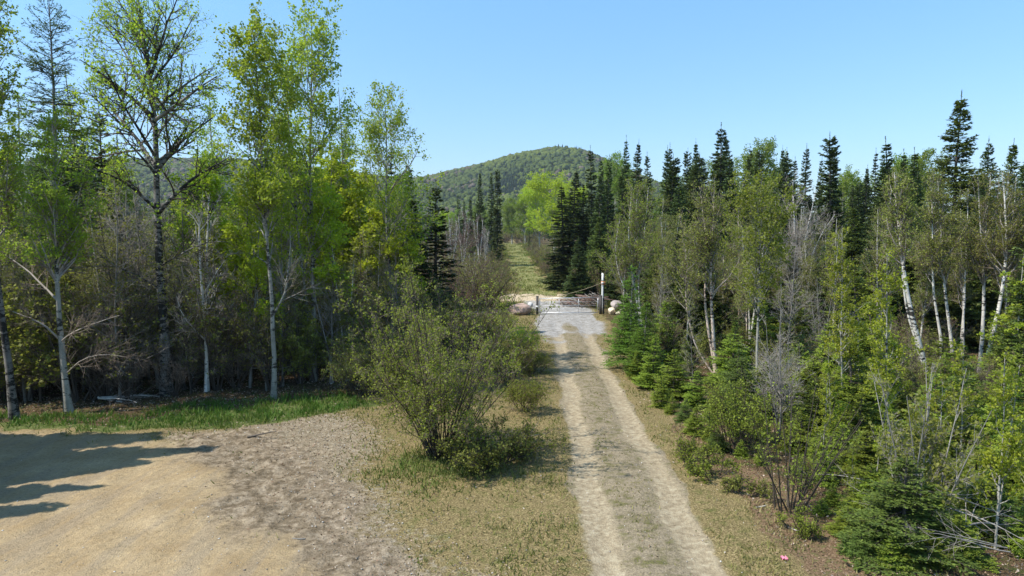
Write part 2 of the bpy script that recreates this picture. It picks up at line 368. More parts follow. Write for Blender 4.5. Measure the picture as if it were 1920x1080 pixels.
    c = merge(ps); cm = mesh('crown', c[0], c[1], [M['twig_dark'], needle], c[2], c[3])
    PROTO[key] = (kind, h, [('trunk', tm), ('crown', cm)])
    return len(c[1])
def put(key, x, y, h, label, cat, group=None, w=1.0, rz=None, z=None, sink=.04, name=None):
    kind, h0, parts = PROTO[key]; s = h/h0
    if rz is None: rz = (x*7.31+y*3.77) % 6.283
    o = root(name or kind, (x, y, (float(H0(y)) if z is None else z)-sink), rz, (s*w, s*w, s))
    o.rotation_euler = (.028*math.sin(x*12.7+y*3.1), .028*math.sin(x*5.3+y*9.7), rz)
    tag(o, label, cat, group)
    for pn, me in parts: link(pn, me, o)
    return o
def tree(key, px, Y, top, label, cat='tree', group=None, w=1.0, rz=None):
    z = float(H0(Y)); x = xat(px, Y, z); h = max(zfromy(top, Y)-z, .4)
    return put(key, x, Y, h, label, cat, group, w, rz)
def loc_path(px0, py0, pts, Y):                     # a trunk seen in the photo -> path relative to its base
    b = P3(px0, py0, Y); return [(0,0,0)]+[tuple(np.array(P3(a, c, Y+(q[0] if q else 0)))-np.array(b)) for a, c, *q in pts], b
#@@PROTOS
#@@PART2
def up_stem(h, lean=0, bx=0, by=0, bend=.15):
    return [(bx,by,0),(bx+lean*.3+bend*.3,by,h*.35),(bx+lean*.7,by+bend*.3,h*.7),(bx+lean,by,h)]
# generic protos ------------------------------------------------------------
for k in range(3):
    decid(f'aspen{k}', 'aspen_tree', 100+k, [(up_stem(13, .2*(k-1)), .11, .012)], M['aspen'], M['twig_gray'], M['leaf_aspen'], n1=44, t1=(.30,.98), a1=42,
          L1=lambda t: 2.4*(1-t)**.7+.35, n2=8, n3=7, nl=3, lsize=.09, loff=.10, hang=.2)
for k in range(4):
    decid(f'sapling{k}', 'aspen_sapling', 120+k, [(up_stem(7, .3*(k-1.5)), .05, .006)], M['aspen'], M['twig_gray'], M['leaf_lime'], n1=34, t1=(.38,.98), a1=45,
          L1=lambda t: 1.5*(1-t)**.6+.25, n2=7, n3=5, nl=6, lsize=.085, loff=.09)
for k in range(3):
    decid(f'yellow{k}', 'aspen_sapling', 140+k, [(up_stem(5, .2*(k-1), bend=.08), .032, .005)], M['aspen'], M['twig_gray'], M['leaf_yellow'], n1=22, t1=(.3,.98), a1=50,
          L1=lambda t: .75*(1-t)**.5+.2, n2=5, n3=4, nl=7, lsize=.062, loff=.05, r3=.0025)
for k in range(4):
    st = [(up_stem(9, .5*(k-1.5)), .07, .01)]
    if k % 2: st.append((up_stem(8, -.6, .12), .055, .01))
    decid(f'birch{k}', 'birch_tree', 160+k, st, M['birch'] if k != 2 else M['birch_pink'], M['twig_brown'], M['leaf_olive'], n1=46, t1=(.30,.98), a1=38,
          L1=lambda t: 1.9*(1-t)**.6+.3, n2=9, n3=8, nl=3, lsize=.055, loff=.07, barkend=M['twig_gray'], up1=.16)
for k in range(3):
    decid(f'bare{k}', 'bare_tree', 180+k, [(up_stem(7, .4), .05, .01), (up_stem(6.4, -.7, .1), .045, .01), (up_stem(6, .9, -.1), .04, .01)][:1+k], M['gray'], M['twig_gray'], M['leaf_olive'],
          n1=44, t1=(.2,.98), a1=42, L1=lambda t: 1.9*(1-t)**.7+.3, n2=8, n3=6, nl=0, up1=.14)
def stems(rng, n, h, spread, base=.15, lean=.5):
    o = []
    for j in range(n):
        a = rng.random()*6.283; b = a+rng.normal(0,.4); q = spread*(.15+.85*rng.random()**.6); hh = h*(.65+.4*rng.random())*(1-.25*q/spread)
        bx, by = base*math.cos(a)*rng.random(), base*math.sin(a)*rng.random()
        o.append(([(bx,by,0),(bx+q*.30*math.cos(b),by+q*.30*math.sin(b),hh*.33),(bx+q*.68*math.cos(b),by+q*.68*math.sin(b),hh*.7),(bx+q*math.cos(b),by+q*math.sin(b),hh)],.016,.004))
    return o
for k in range(4):
    rng = np.random.default_rng(200+k)
    decid(f'shrub{k}', 'leafy_shrub', 200+k, stems(rng, 11, 3.5, 1.3), M['brown'], M['twig_brown'], M['leaf_olive'], n1=80, t1=(.15,.98), a1=34, L1=lambda t: .9*(1-t)+.25,
          n2=6, n3=5, nl=3, lsize=.055, loff=.05, tk=10, h=3.5, K1=5, r3=.003)
    decid(f'brush{k}', 'bare_shrub', 220+k, stems(rng, 14, 3.2, 1.3), M['brown'], M['twig_red'] if k%2 else M['twig_brown'], M['leaf_olive'], n1=90, t1=(.15,.98), a1=30, L1=lambda t: .9*(1-t)+.3,
          n2=7, n3=5, nl=1 if k<2 else 0, lsize=.045, loff=.04, tk=10, h=3.2, K1=5, r3=.0035)
for k in range(4):                                   # thin under-storey poles with dead side twigs
    decid(f'pole{k}', 'young_tree', 240+k, [(up_stem(7.5, .5*(k-1.5), bend=.3), .04, .008)], M['gray'] if k%2 else M['brown'], M['twig_gray'], M['leaf_olive'],
          n1=46, t1=(.1,.98), a1=58, L1=lambda t: 1.3*(1-t)**.5+.25, n2=7, n3=6, nl=1, lsize=.065, loff=.06, up1=.05)
for k in range(4):
    decid(f'far{k}', 'broadleaf_tree', 260+k, [(up_stem(12, .5*(k-1.5)), .15, .03)], M['aspen'], M['twig_gray'], M['leaf_far'] if k else M['leaf_lime'], n1=42, t1=(.18,.98), a1=48,
          L1=lambda t: 3.6*np.sin(np.clip((t-.02)*3.0,0,3.1))**.7+.4, n2=9, n3=7, nl=9, lsize=.15, loff=.22, r3=.008, K1=5)
for k in range(3):                                   # distant bare birches and brush
    decid(f'fbare{k}', 'bare_birch', 280+k, [(up_stem(7, .3), .07, .02), (up_stem(6.4, -.8, .1), .06, .02), (up_stem(6.2, .9, -.1), .05, .02)], M['birch'], M['twig_red'] if k else M['twig_gray'], M['leaf_olive'],
          n1=44, t1=(.25,.98), a1=34, L1=lambda t: 1.8*(1-t)**.6+.4, n2=8, n3=6, nl=1 if k==1 else 0, lsize=.1, r3=.009, K1=5)
for k in range(8):
    conifer(f'spruce{k}', 'spruce_tree', 300+k, 14, [1.7,1.45,2.0,1.6,1.85,2.2,1.3,1.9][k], [340,300,380,320,360,400,230,260][k], M['needle_dark'], nsz=.19, nasp=.36, n2=10, t0=.02, nn=13,
            prof=[lambda s: (1-s)**.9, lambda s: .9*(1-s)**.62*(1-.15*np.sin(s*9)), lambda s: (1-s)**1.1, lambda s: .85*(1-s)**.55+.12*(s>.86), lambda s: (1-s)**.8, lambda s: (1-s)**.95*(1+.12*np.sin(s*17)), lambda s: .8*(1-s)**.5, lambda s: (1-s)**.7*(1-.25*np.sin(s*13)**2)][k], r=.01, droop=[-.05,-.02,-.07,-.04,-.05,-.03,-.08,-.01][k])
for k in range(2):
    conifer(f'nspruce{k}', 'spruce_tree', 320+k, 12, 2.5, 430, M['needle_mid'] if k == 0 else M['needle_dark'], nsz=.17, nasp=.36, n2=12, det=True, t0=.04, nn=4.5, prof=lambda s: (1-s)**.85, droop=-.03, up=.08)
for k in range(5):
    conifer(f'fir{k}', 'fir_sapling', 340+k, 3.6, [1.15,1.35,1.0,1.25,1.1][k], 120, M['needle_young'] if k != 1 else M['needle_mid'], nsz=.08, nasp=.36, n2=11, det=True, t0=.02, nn=4.5, prof=lambda s: (1-s)**.8, droop=-.02, up=.06, angtop=50)
for k in range(2):
    conifer(f'tam{k}', 'tamarack_sapling', 360+k, 5, 1.25, 170, M['needle_larch'], M['gray'], nsz=.10, nasp=.25, n2=9, det=True, t0=.05, nn=4, prof=lambda s: (1-s)**.7, droop=0, up=.1, angtop=55)
conifer('larch', 'larch_tree', 380, 16, 2.4, 190, M['needle_larch_old'], M['gray'], nsz=.12, nasp=.25, n2=10, det=True, t0=.25, nn=4.5, prof=lambda s: .35+.65*(1-s)**.8, droop=0, up=.1, angtop=45, r=.011)

# ------------------------------------------------------------------ ground
def axis(lo, a, b, hi, st, g):
    mid = np.arange(a, b, st); o = [b]; s = st
    while o[-1] < hi: s *= g; o.append(o[-1]+s)
    l = []; s = st; c = a
    while c > lo: s *= g; c -= s; l.append(c)
    return np.r_[l[::-1], mid, o]
def build_ground():
    xs = axis(-2500, -17, 15, 2500, .13, 1.09); ys = axis(-60, 9, 52, 3200, .13, 1.05)
    X, Y = np.meshgrid(xs, ys); m = masks(X, Y); Z = Hz(X, Y, m)
    far = smooth(90, 200, np.hypot(X, Y)); Z = Z*(1-far)+H0(Y)*far
    nx, ny = len(xs), len(ys); idx = np.arange(nx*ny).reshape(ny, nx)
    F = np.stack([idx[:-1,:-1], idx[:-1,1:], idx[1:,1:], idx[1:,:-1]], -1).reshape(-1, 4)
    mt, n, b, o = newmat('ground_cover')
    tc = N(n, 'ShaderNodeTexCoord'); vec = tc.outputs['Object']
    n1 = noise(n, .9, 6, .62, vec); n2 = noise(n, 6, 6, .7, vec); n3 = noise(n, 28, 5, .75, vec); n4 = noise(n, 2.6, 5, .65, vec); n6 = noise(n, 13, 7, .82, vec)
    mp = N(n, 'ShaderNodeMapping'); mp.inputs['Scale'].default_value = (1, .12, 1); mp.inputs['Rotation'].default_value = (0,0,RAD(-14)); n.links.new(vec, mp.inputs[0])
    n5 = noise(n, 2.2, 5, .6, mp.outputs[0])
    vor = N(n, 'ShaderNodeTexVoronoi'); vor.inputs['Scale'].default_value = 16; n.links.new(vec, vor.inputs['Vector'])
    vor2 = N(n, 'ShaderNodeTexVoronoi'); vor2.inputs['Scale'].default_value = 34; n.links.new(vec, vor2.inputs['Vector'])
    def A(name, k=.7, src=None, lo=.42, hi=.62):
        a = N(n, 'ShaderNodeAttribute', attribute_name=name).outputs['Fac']
        s = math_(n, 'MULTIPLY_ADD', math_(n, 'SUBTRACT', src or n2, .5), k, a)
        mr = N(n, 'ShaderNodeMapRange'); mr.interpolation_type = 'SMOOTHSTEP'; mr.inputs[1].default_value = lo; mr.inputs[2].default_value = hi
        n.links.new(s, mr.inputs[0])
        edge = math_(n, 'MULTIPLY', mr.outputs[0], math_(n, 'GREATER_THAN', a, .004)); return edge
    # dry mown grass and stems with green tufts: the base cover
    straw = ramp(n, n3, [(0.364, (0.075,0.0564,0.024)), (0.5, (0.2,0.1551,0.07125)), (0.636, (0.4,0.3149,0.1575))])
    tuft = ramp(n, n3, [(0.376, (0.038,0.05225,0.0112)), (0.624, (0.1425,0.1568,0.04))])
    col = mixc(n, ramp(n, math_(n, 'MULTIPLY_ADD', n4, .6, math_(n, 'MULTIPLY', n2, .4)), [(.50, (0,0,0)), (.64, (.8,.8,.8))]), straw, tuft)
    # right verge: leaf litter
    lit = ramp(n, n3, [(0.345, (0.05, 0.032, 0.018)), (0.5, (0.16, 0.1, 0.06)), (0.636, (0.31, 0.21, 0.14))]); lit = mixc(n, ramp(n, n2, [(.5, (0,0,0)), (.62, (.8,.8,.8))]), lit, (.11,.12,.04))
    col = mixc(n, math_(n, 'MULTIPLY', A('verge', 1.1, n4, .30, .62), .9), col, lit)
    gv = ramp(n, math_(n, 'MULTIPLY_ADD', n3, .5, math_(n, 'MULTIPLY', n2, .5)), [(0.376, (0.095,0.072,0.0492)), (0.5, (0.2565,0.207,0.1476)), (0.624, (0.475,0.405,0.3198))])
    chip = ramp(n, vor.outputs['Color'], [(.2, (.12,.09,.07)), (.5, (.30,.26,.22)), (.9, (.62,.58,.53))])
    gv = mixc(n, ramp(n, vor.outputs['Distance'], [(.18, (.8,.8,.8)), (.34, (0,0,0))]), gv, chip)
    col = mixc(n, math_(n, 'MULTIPLY', A('grav', 1.3, None, .32, .72), .75), col, gv)
    so = ramp(n, math_(n, 'MULTIPLY_ADD', n4, .5, math_(n, 'MULTIPLY', n2, .5)), [(.38, (.10,.075,.048)), (.49, (.225,.175,.118)), (.60, (.40,.325,.235))])
    col = mixc(n, math_(n, 'MULTIPLY', A('soil', 1.0, None, .3, .68), .92), col, so)
    sa = ramp(n, n1, [(.3, (0.294,0.207,0.1037)), (.5, (0.3773,0.2806,0.1535)), (.7, (0.4704,0.3634,0.2158))])
    sa = mixc(n, ramp(n, n5, [(.42, (.45,.45,.45)), (.52, (0,0,0))]), sa, (.27,.225,.165))
    sa = mixc(n, ramp(n, n3, [(0.45, (0.35, 0.35, 0.35)), (0.562, (0, 0, 0))]), sa, (.26,.20,.135))
    sa = mixc(n, ramp(n, math_(n, 'MULTIPLY_ADD', n2, .5, math_(n, 'MULTIPLY', n4, .5)), [(.38, (.5,.5,.5)), (.52, (0,0,0))]), sa, (.27,.21,.13))
    col = mixc(n, A('sand', 1.0, math_(n, 'MULTIPLY_ADD', n2, .5, math_(n, 'MULTIPLY', n4, .5)), .30, .72), col, sa)
    gr = ramp(n, n2, [(.32, (.05,.07,.018)), (.5, (.09,.12,.03)), (.66, (.20,.18,.09))])
    col = mixc(n, A('green', .9), col, gr)
    sg = ramp(n, math_(n, 'MULTIPLY_ADD', n4, .6, math_(n, 'MULTIPLY', n2, .4)), [(.45, (.31,.255,.17)), (.53, (.24,.20,.12)), (.60, (.14,.135,.045))])
    sg = mixc(n, ramp(n, n3, [(0.438, (0.6, 0.6, 0.6)), (0.531, (0, 0, 0))]), sg, (.12,.10,.075))
    col = mixc(n, A('strip', .7, n4), col, sg)
    tr = ramp(n, n2, [(.36, (.25,.20,.13)), (.48, (.32,.26,.17)), (.56, (.365,.305,.205)), (.66, (.42,.36,.25))])
    col = mixc(n, A('track', .75, n2, .30, .68), col, tr)
    fr = ramp(n, n4, [(.38, (.09,.115,.03)), (.5, (.17,.175,.055)), (.62, (.29,.25,.12))])
    col = mixc(n, A('farr', .4, n4), col, fr)
    pd = ramp(n, math_(n, 'MULTIPLY_ADD', n3, .4, math_(n, 'MULTIPLY', n4, .6)), [(.40, (.20,.18,.15)), (.48, (.30,.285,.26)), (.56, (.37,.355,.335)), (.64, (.46,.445,.42))])
    col = mixc(n, A('pad', 1.0, n2, .22, .80), col, pd)
    bm = ramp(n, n2, [(.3, (.30,.22,.14)), (.55, (.50,.41,.28)), (.75, (.66,.57,.42))])
    col = mixc(n, A('berm', .8, n2), col, bm)
    fo = ramp(n, n3, [(0.364, (0.0275,0.0204,0.011)), (0.5, (0.09375,0.0624,0.033)), (0.624, (0.2125,0.144,0.0825))])
    fo = mixc(n, ramp(n, n4, [(.50, (0,0,0)), (.62, (.9,.9,.9))]), fo, (.055,.07,.02))
    col = mixc(n, A('forest', .8, n2), col, fo)
    spk = ramp(n, n6, [(.36, (.50,.48,.45)), (.47, (.95,.95,.95)), (.56, (1.0,1.0,1.0)), (.64, (1.35,1.33,1.3))]); col = mixc(n, .8, col, spk, 'MULTIPLY')
    n.links.new(col, b.inputs['Base Color']); b.inputs['Roughness'].default_value = .95; b.inputs['Specular IOR Level'].default_value = .1
    bp = N(n, 'ShaderNodeBump'); bp.inputs['Strength'].default_value = .8; bp.inputs['Distance'].default_value = .06
    hh = math_(n, 'MULTIPLY_ADD', n2, .6, math_(n, 'MULTIPLY', n3, .45)); hh = math_(n, 'SUBTRACT', hh, math_(n, 'MULTIPLY', vor2.outputs['Distance'], .25))
    wv = N(n, 'ShaderNodeTexWave'); wv.wave_type = 'BANDS'; wv.inputs['Scale'].default_value = 1.15; wv.inputs['Distortion'].default_value = 3.2; wv.inputs['Detail'].default_value = 3; wv.inputs['Detail Scale'].default_value = .35
    mw = N(n, 'ShaderNodeMapping'); mw.inputs['Rotation'].default_value = (0,0,RAD(17)); n.links.new(vec, mw.inputs[0]); n.links.new(mw.outputs[0], wv.inputs['Vector'])
    sat = N(n, 'ShaderNodeAttribute', attribute_name='sand').outputs['Fac']; soa = N(n, 'ShaderNodeAttribute', attribute_name='soil').outputs['Fac']
    hh = math_(n, 'ADD', hh, math_(n, 'MULTIPLY', math_(n, 'MULTIPLY', wv.outputs['Fac'], sat), .16))
    ms = N(n, 'ShaderNodeMapping'); ms.inputs['Rotation'].default_value = (0,0,RAD(-62)); ms.inputs['Scale'].default_value = (1,3.2,1); n.links.new(vec, ms.inputs[0])
    cl = noise(n, 3.2, 6, .68, ms.outputs[0]); hh = math_(n, 'ADD', hh, math_(n, 'MULTIPLY', math_(n, 'MULTIPLY', cl, soa), 2.2))
    n.links.new(hh, bp.inputs['Height']); n.links.new(bp.outputs[0], b.inputs['Normal'])
    me = mesh('ground', np.stack([X.ravel(), Y.ravel(), Z.ravel()], 1), F, [mt], smooth_=True, attrs={k: v for k, v in m.items()})
    tag(link('ground', me), kind='structure')
build_ground()
grng = np.random.default_rng(5)
def scatter(n, xr, yr, dens, near=True):             # rejection-sampled ground points
    X = grng.uniform(*xr, n); u = grng.random(n)
    Y = yr[0]*(yr[1]/yr[0])**u if near else grng.uniform(*yr, n)
    m = masks(X, Y); k = grng.random(n) < np.clip(dens(m, X, Y), 0, 1)
    k &= np.abs((X)/Y) < .85
    m = {q: v[k] for q, v in m.items()}; X, Y = X[k], Y[k]
    return X, Y, Hz(X, Y, m), m
def ground_stuff():
    bare = lambda m: np.clip(m['sand']+m['track']*1.2+m['pad'], 0, 1)
    # --- grass blades
    def dens(m, X, Y):
        patch = np.clip((fbm(X*1.1, Y*1.1, 50)-.38)*4, .05, 1)
        d = .5*patch*(1-np.clip(m['soil']*1.1+m['grav']*.75, 0, 1))
        d = d*(1-m['forest']*.9)*(1-m['strip']*.6)
        return (np.maximum(d, np.clip(m['green']*1.5*np.clip((fbm(X*1.6,Y*1.6,55)-.36)*5,.15,1), 0, 1)))*(1-bare(m))**2
    X, Y, Z, m = scatter(620000, (-24, 24), (9.5, 62), dens)
    n = len(X); g = m['green']; hgt = (.035+.075*grng.random(n)**1.5)*(1+1.7*g*(.3+.7*grng.random(n)))*(1-.4*m['strip'])*(1+.4*m['farr'])
    a = grng.random(n)*6.283; w_ = (.006+.006*grng.random(n))*(1+Y/22); lean = grng.normal(0, .45, (n,2))*hgt[:,None]
    B = np.stack([np.cos(a), np.sin(a), 0*a], 1)*w_[:,None]; C = np.stack([X,Y,Z-.005],1); Tp = C+np.c_[lean, hgt]
    V = np.stack([C-B, C+B, Tp+B*.3, Tp-B*.3], 1).reshape(-1,3)
    tone = np.clip(.16+.55*(fbm(X*1.5,Y*1.5,60)-.3)+.55*g+.25*grng.random(n)-.2*m['verge']+.25*m['farr'], 0, 1)
    mt = leafmat('grass_blades', (.34,.27,.13), (.17,.165,.045), (.085,.165,.022), .3, .7)
    o = link('grass', mesh('grass', V, np.arange(4*n).reshape(n,4), [mt], v=tone)); tag(o, 'short dry and green grass growing on the verges and the clearing', 'grass', kind='stuff')
    n = 60000; X = grng.uniform(-9, 9, n); Y = 52*(220/52)**grng.random(n); X = X+road_x(Y); m = masks(X, Y)
    k = grng.random(n) < np.clip(.25+1.2*(1-m['farr'])+.8*(fbm(X*.5,Y*.3,97)>.5), 0, 1)*(1-m['pad'])*(1-m['berm']*.8)*np.clip((fbm(X*.7,Y*.35,98)-.36)*6,.05,1); X, Y = X[k], Y[k]; n = len(X)
    dd = np.abs(X-road_x(Y)); Z = H0(Y)+(fbm(X*.35, Y*.35, 5)-.47)*.10; hgt = grng.uniform(.08,.22,n)*(1+2.2*smooth(1.6,3.6,dd)); a = grng.random(n)*6.283; w_ = .02+Y*.00035
    B = np.stack([np.cos(a), np.sin(a), 0*a], 1)*w_[:,None]; C = np.stack([X,Y,Z-.02],1); Tp = C+np.c_[grng.normal(0,.4,(n,2))*hgt[:,None], hgt]
    V = np.stack([C-B, C+B, Tp+B*.4, Tp-B*.4], 1).reshape(-1,3); tone = np.clip(.15+1.1*(fbm(X*.4,Y*.25,99)-.25)+.2*grng.random(n), 0, 1)
    o = link('trailside_grass', mesh('trailside_grass', V, np.arange(4*n).reshape(n,4), [mt], v=tone)); tag(o, 'rank yellow green grass on the trail beyond the gate', 'grass', kind='stuff')
    # --- dead leaves and stalks
    def dl(m, X, Y): return (.08+.8*m['verge']*(.3+.7*(fbm(X*.9,Y*.9,70)>.5))+.55*m['grav']+.9*m['forest']*(Y<34))*(1-bare(m))**2
    X, Y, Z, m = scatter(120000, (-22, 20), (9.5, 36), dl)
    n = len(X); D = grng.normal(0,1,(n,3)); D[:,2] *= .35
    roll = np.array([0,0,1.])+grng.normal(0,.45,(n,3)); roll = np.cross(D, roll)
    V,F = kites(np.stack([X,Y,Z+.012+.02*grng.random(n)],1), D, (.02+.04*grng.random(n))*(.7+Y/35), .55, grng, roll)
    mt = leafmat('dead_leaves', (.10,.055,.03), (.30,.20,.13), (.52,.45,.37), .1, .8)
    o = link('leaf_litter', mesh('leaf_litter', V, F, [mt], v=grng.random(n))); tag(o, 'dead brown and grey leaves strewn over the ground', 'leaf litter', kind='stuff')
    # --- pebbles
    def dp(m, X, Y): return .03+.55*m['grav']+.25*m['soil']+.07*m['sand']+.10*m['strip']+.06*m['track']+.6*m['pad']
    X, Y, Z, m = scatter(42000, (-18, 12), (9.5, 60), dp); n = len(X)
    ico = np.array([(1,0,0),(-1,0,0),(0,1,0),(0,-1,0),(0,0,1),(0,0,-1)],float); fc = np.array([(0,2,4),(2,1,4),(1,3,4),(3,0,4),(2,0,5),(1,2,5),(3,1,5),(0,3,5)])
    s = (.006+.022*grng.random(n)**4)*(1+.6*m['pad'])
    V = ico[None]*s[:,None,None]*grng.uniform(.6,1.3,(n,6,1))*np.array([1,1,.6])
    a = grng.random(n)*6.283; ca, sa = np.cos(a)[:,None], np.sin(a)[:,None]
    V = np.stack([V[...,0]*ca-V[...,1]*sa, V[...,0]*sa+V[...,1]*ca, V[...,2]], -1)+np.stack([X,Y,Z+s*.3],1)[:,None]
    F = (fc[None]+6*np.arange(n)[:,None,None]).reshape(-1,3)
    mt, nn_, b, o_ = newmat('pebble_stone'); at_ = N(nn_, 'ShaderNodeAttribute', attribute_name='v')
    nn_.links.new(ramp(nn_, at_.outputs['Fac'], [(0,(.16,.13,.10)),(.5,(.36,.32,.27)),(1,(.66,.63,.58))]), b.inputs['Base Color']); b.inputs['Roughness'].default_value = .85
    o = link('pebbles', mesh('pebbles', V.reshape(-1,3), F, [mt], v=np.repeat(grng.random(n),8))); tag(o, 'small grey and tan stones scattered on bare soil and gravel', 'pebbles', kind='stuff')
    # --- low weeds and seedlings on the verges
    def dw(m, X, Y): return (.35*m['verge']*(1-m['forest'])+.6*m['forest']*(Y<40)+.02)*(1-bare(m))**2*(fbm(X*1.2,Y*1.2,90)>.47)
    X, Y, Z, m = scatter(9000, (-22, 20), (10, 40), dw); n = len(X); k = 9
    C = np.stack([X,Y,Z],1)[:,None]+grng.normal(0,1,(n,k,3))*np.array([.09,.09,.05])+np.array([0,0,.09]); C = C.reshape(-1,3)
    V,F = kites(C, grng.normal(0,1,C.shape), .03+.05*grng.random(len(C)), .6, grng)
    mt = leafmat('weed_leaves', (.05,.08,.015), (.09,.14,.02), (.20,.17,.06), .3)
    o = link('ground_weeds', mesh('ground_weeds', V, F, [mt], v=np.clip(np.repeat(grng.random(n),k)*.7+.3*grng.random(n*k),0,1))); tag(o, 'low weeds and seedlings along the forest edges', 'weeds', kind='stuff')
ground_stuff()

# ------------------------------------------------------------------ hill
RIDGE = np.array([(a_, b_+12) for a_, b_ in [(-900,330),(-300,305),(0,300),(200,296),(400,295),(520,302),(650,318),(770,331),(805,326),(900,304),(980,285),(1050,276),(1090,281),(1130,296),(1200,325),(1300,365),(1500,405),(2800,410)]], float)
RD = 1300.0
def hill_z(X, Y):
    u = 960+FPX*X/np.maximum(Y, 1)
    py = np.interp(u, RIDGE[:,0], RIDGE[:,1])
    e = np.tan(np.arctan((540-py)/FPX)-PITCH)*RD+CAM_H-3.4-5
    g = smooth(430, RD, Y)*(1-smooth(RD, 2100, Y)*.9); g = g**1.15
    return 3.35+e*g*(1+.10*(fbm(X*.008, Y*.008, 4)-.5))-6*(1-smooth(360, 470, Y))
def build_hill():
    xs = np.linspace(-1500, 1700, 130); ys = np.linspace(340, 2100, 90); X, Y = np.meshgrid(xs, ys); Z = hill_z(X, Y)
    idx = np.arange(X.size).reshape(X.shape); F = np.stack([idx[:-1,:-1], idx[:-1,1:], idx[1:,1:], idx[1:,:-1]], -1).reshape(-1,4)
    tag(link('hill', mesh('hill', np.stack([X.ravel(),Y.ravel(),Z.ravel()],1), F, [plain('hill_soil', (.05,.06,.025), .95, .3, .05)], smooth_=True)), kind='structure')
    r = np.random.default_rng(77); n = 26000
    Yc = 440+(1360-440)*r.random(n)**.8; u = r.uniform(60, 1330, n); Xc = (u-960)/FPX*Yc
    Zc = hill_z(Xc, Yc); n = len(Xc)
    import bmesh
    bm = bmesh.new(); bmesh.ops.create_icosphere(bm, subdivisions=2, radius=1); bm.verts.ensure_lookup_table()
    iv = np.array([v.co[:] for v in bm.verts]); f = np.array([[v.index for v in q.verts] for q in bm.faces]); bm.free()
    cn = (fbm(Xc*.010+3, Yc*.006, 12)+.25*r.random(n)) > .86
    s = r.uniform(1.6, 4.2, n)*np.clip(Yc/1000, .6, 1.1)
    h = np.where(cn, 1.6, 1.15)*s; s = np.where(cn, s*.55, s)
    lump = 1+.32*r.normal(0, 1, (n, len(iv))).clip(-1.6, 1.6)*.8
    V = iv[None]*lump[...,None]; tz = (V[...,2]+1)/2
    wdt = np.where(cn[:,None], np.clip(1.15-tz, .12, 1), 1)
    V = np.stack([V[...,0]*wdt*s[:,None], V[...,1]*wdt*s[:,None], V[...,2]*h[:,None]*.85], -1)+np.stack([Xc,Yc,Zc+h*.9+1.0],1)[:,None]
    F = (f[None]+len(iv)*np.arange(n)[:,None,None]).reshape(-1,3)
    patch = fbm(Xc*.012, Yc*.008, 22); t = .25+.9*(patch-.45)+.34*r.random(n)
    bare_ = (fbm(Xc*.016+9, Yc*.01, 33)+.3*r.random(n)) > .80
    t = np.where(bare_, .93+.07*r.random(n), np.clip(t, .16, .86)); t = np.where(cn, .02+.08*r.random(n), t)
    mt, nn_, b, o_ = newmat('hillside_canopy'); at_ = N(nn_, 'ShaderNodeAttribute', attribute_name='v')
    col = ramp(nn_, at_.outputs['Fac'], [(0,(.018,.032,.016)),(.12,(.022,.04,.016)),(.16,(.05,.072,.017)),(.5,(.09,.122,.023)),(.88,(.15,.18,.03)),(.92,(.10,.085,.06)),(1,(.15,.125,.095))])
    tc = N(nn_, 'ShaderNodeTexCoord'); col = mixc(nn_, .65, col, ramp(nn_, noise(nn_, .55, 4, .7, tc.outputs['Object']), [(.3,(.35,.35,.35)),(.7,(1,1,1))]), 'MULTIPLY')
    nn_.links.new(col, b.inputs['Base Color']); b.inputs['Roughness'].default_value = .8; b.inputs['Specular IOR Level'].default_value = .1
    fv = np.repeat(t, len(f)); fv = np.where(fv < .9, np.clip(fv+r.normal(0,.035,len(fv)), 0, .88), fv)
    tag(link('hillside_forest', mesh('hillside_forest', V.reshape(-1,3), F, [mt], v=fv)), 'distant spring forest covering the rounded hill', 'forest', kind='stuff')
    # valley woodland between the last single trees and the foot of the hill
    n = 2600; Yc = r.uniform(255, 520, n); u = r.uniform(-300, 2200, n); Xc = (u-960)/FPX*Yc; k = np.abs(Xc+8) > 0; Xc, Yc = Xc[k], Yc[k]; n = len(Xc)
    Zc = np.maximum(H0(Yc), hill_z(Xc, Yc)); cf = r.random(n) < .12; nl = 70
    q = nrm(r.normal(0,1,(n,nl,3)))*r.uniform(.55,1.05,(n,nl,1)); ss = r.uniform(1.6,2.6,n); hh = r.uniform(2.2,3.6,n)
    C = q*np.stack([ss,ss,hh],1)[:,None]; C[...,:2] *= np.where(cf[:,None], np.clip(.75-q[...,2]*.6, .1, 1.2)*.6, 1)[...,None]
    C = C+np.stack([Xc,Yc,Zc+hh*1.1],1)[:,None]; C = C.reshape(-1,3)
    V,F = kites(C, r.normal(0,1,C.shape), r.uniform(.5,1.0,len(C)), .8, r)
    tt = np.clip(.35+1.1*(fbm(Xc*.03,Yc*.03,3)-.4)+.2*r.random(n), .18, .87); tt = np.where(r.random(n) < .3, .95, tt); tt = np.where(cf, .05, tt)
    tag(link('valley_woodland', mesh('valley_woodland', V, F, [mt], v=np.repeat(tt, nl))), 'distant pale green woodland in the valley below the hill', 'forest', kind='stuff')
build_hill()
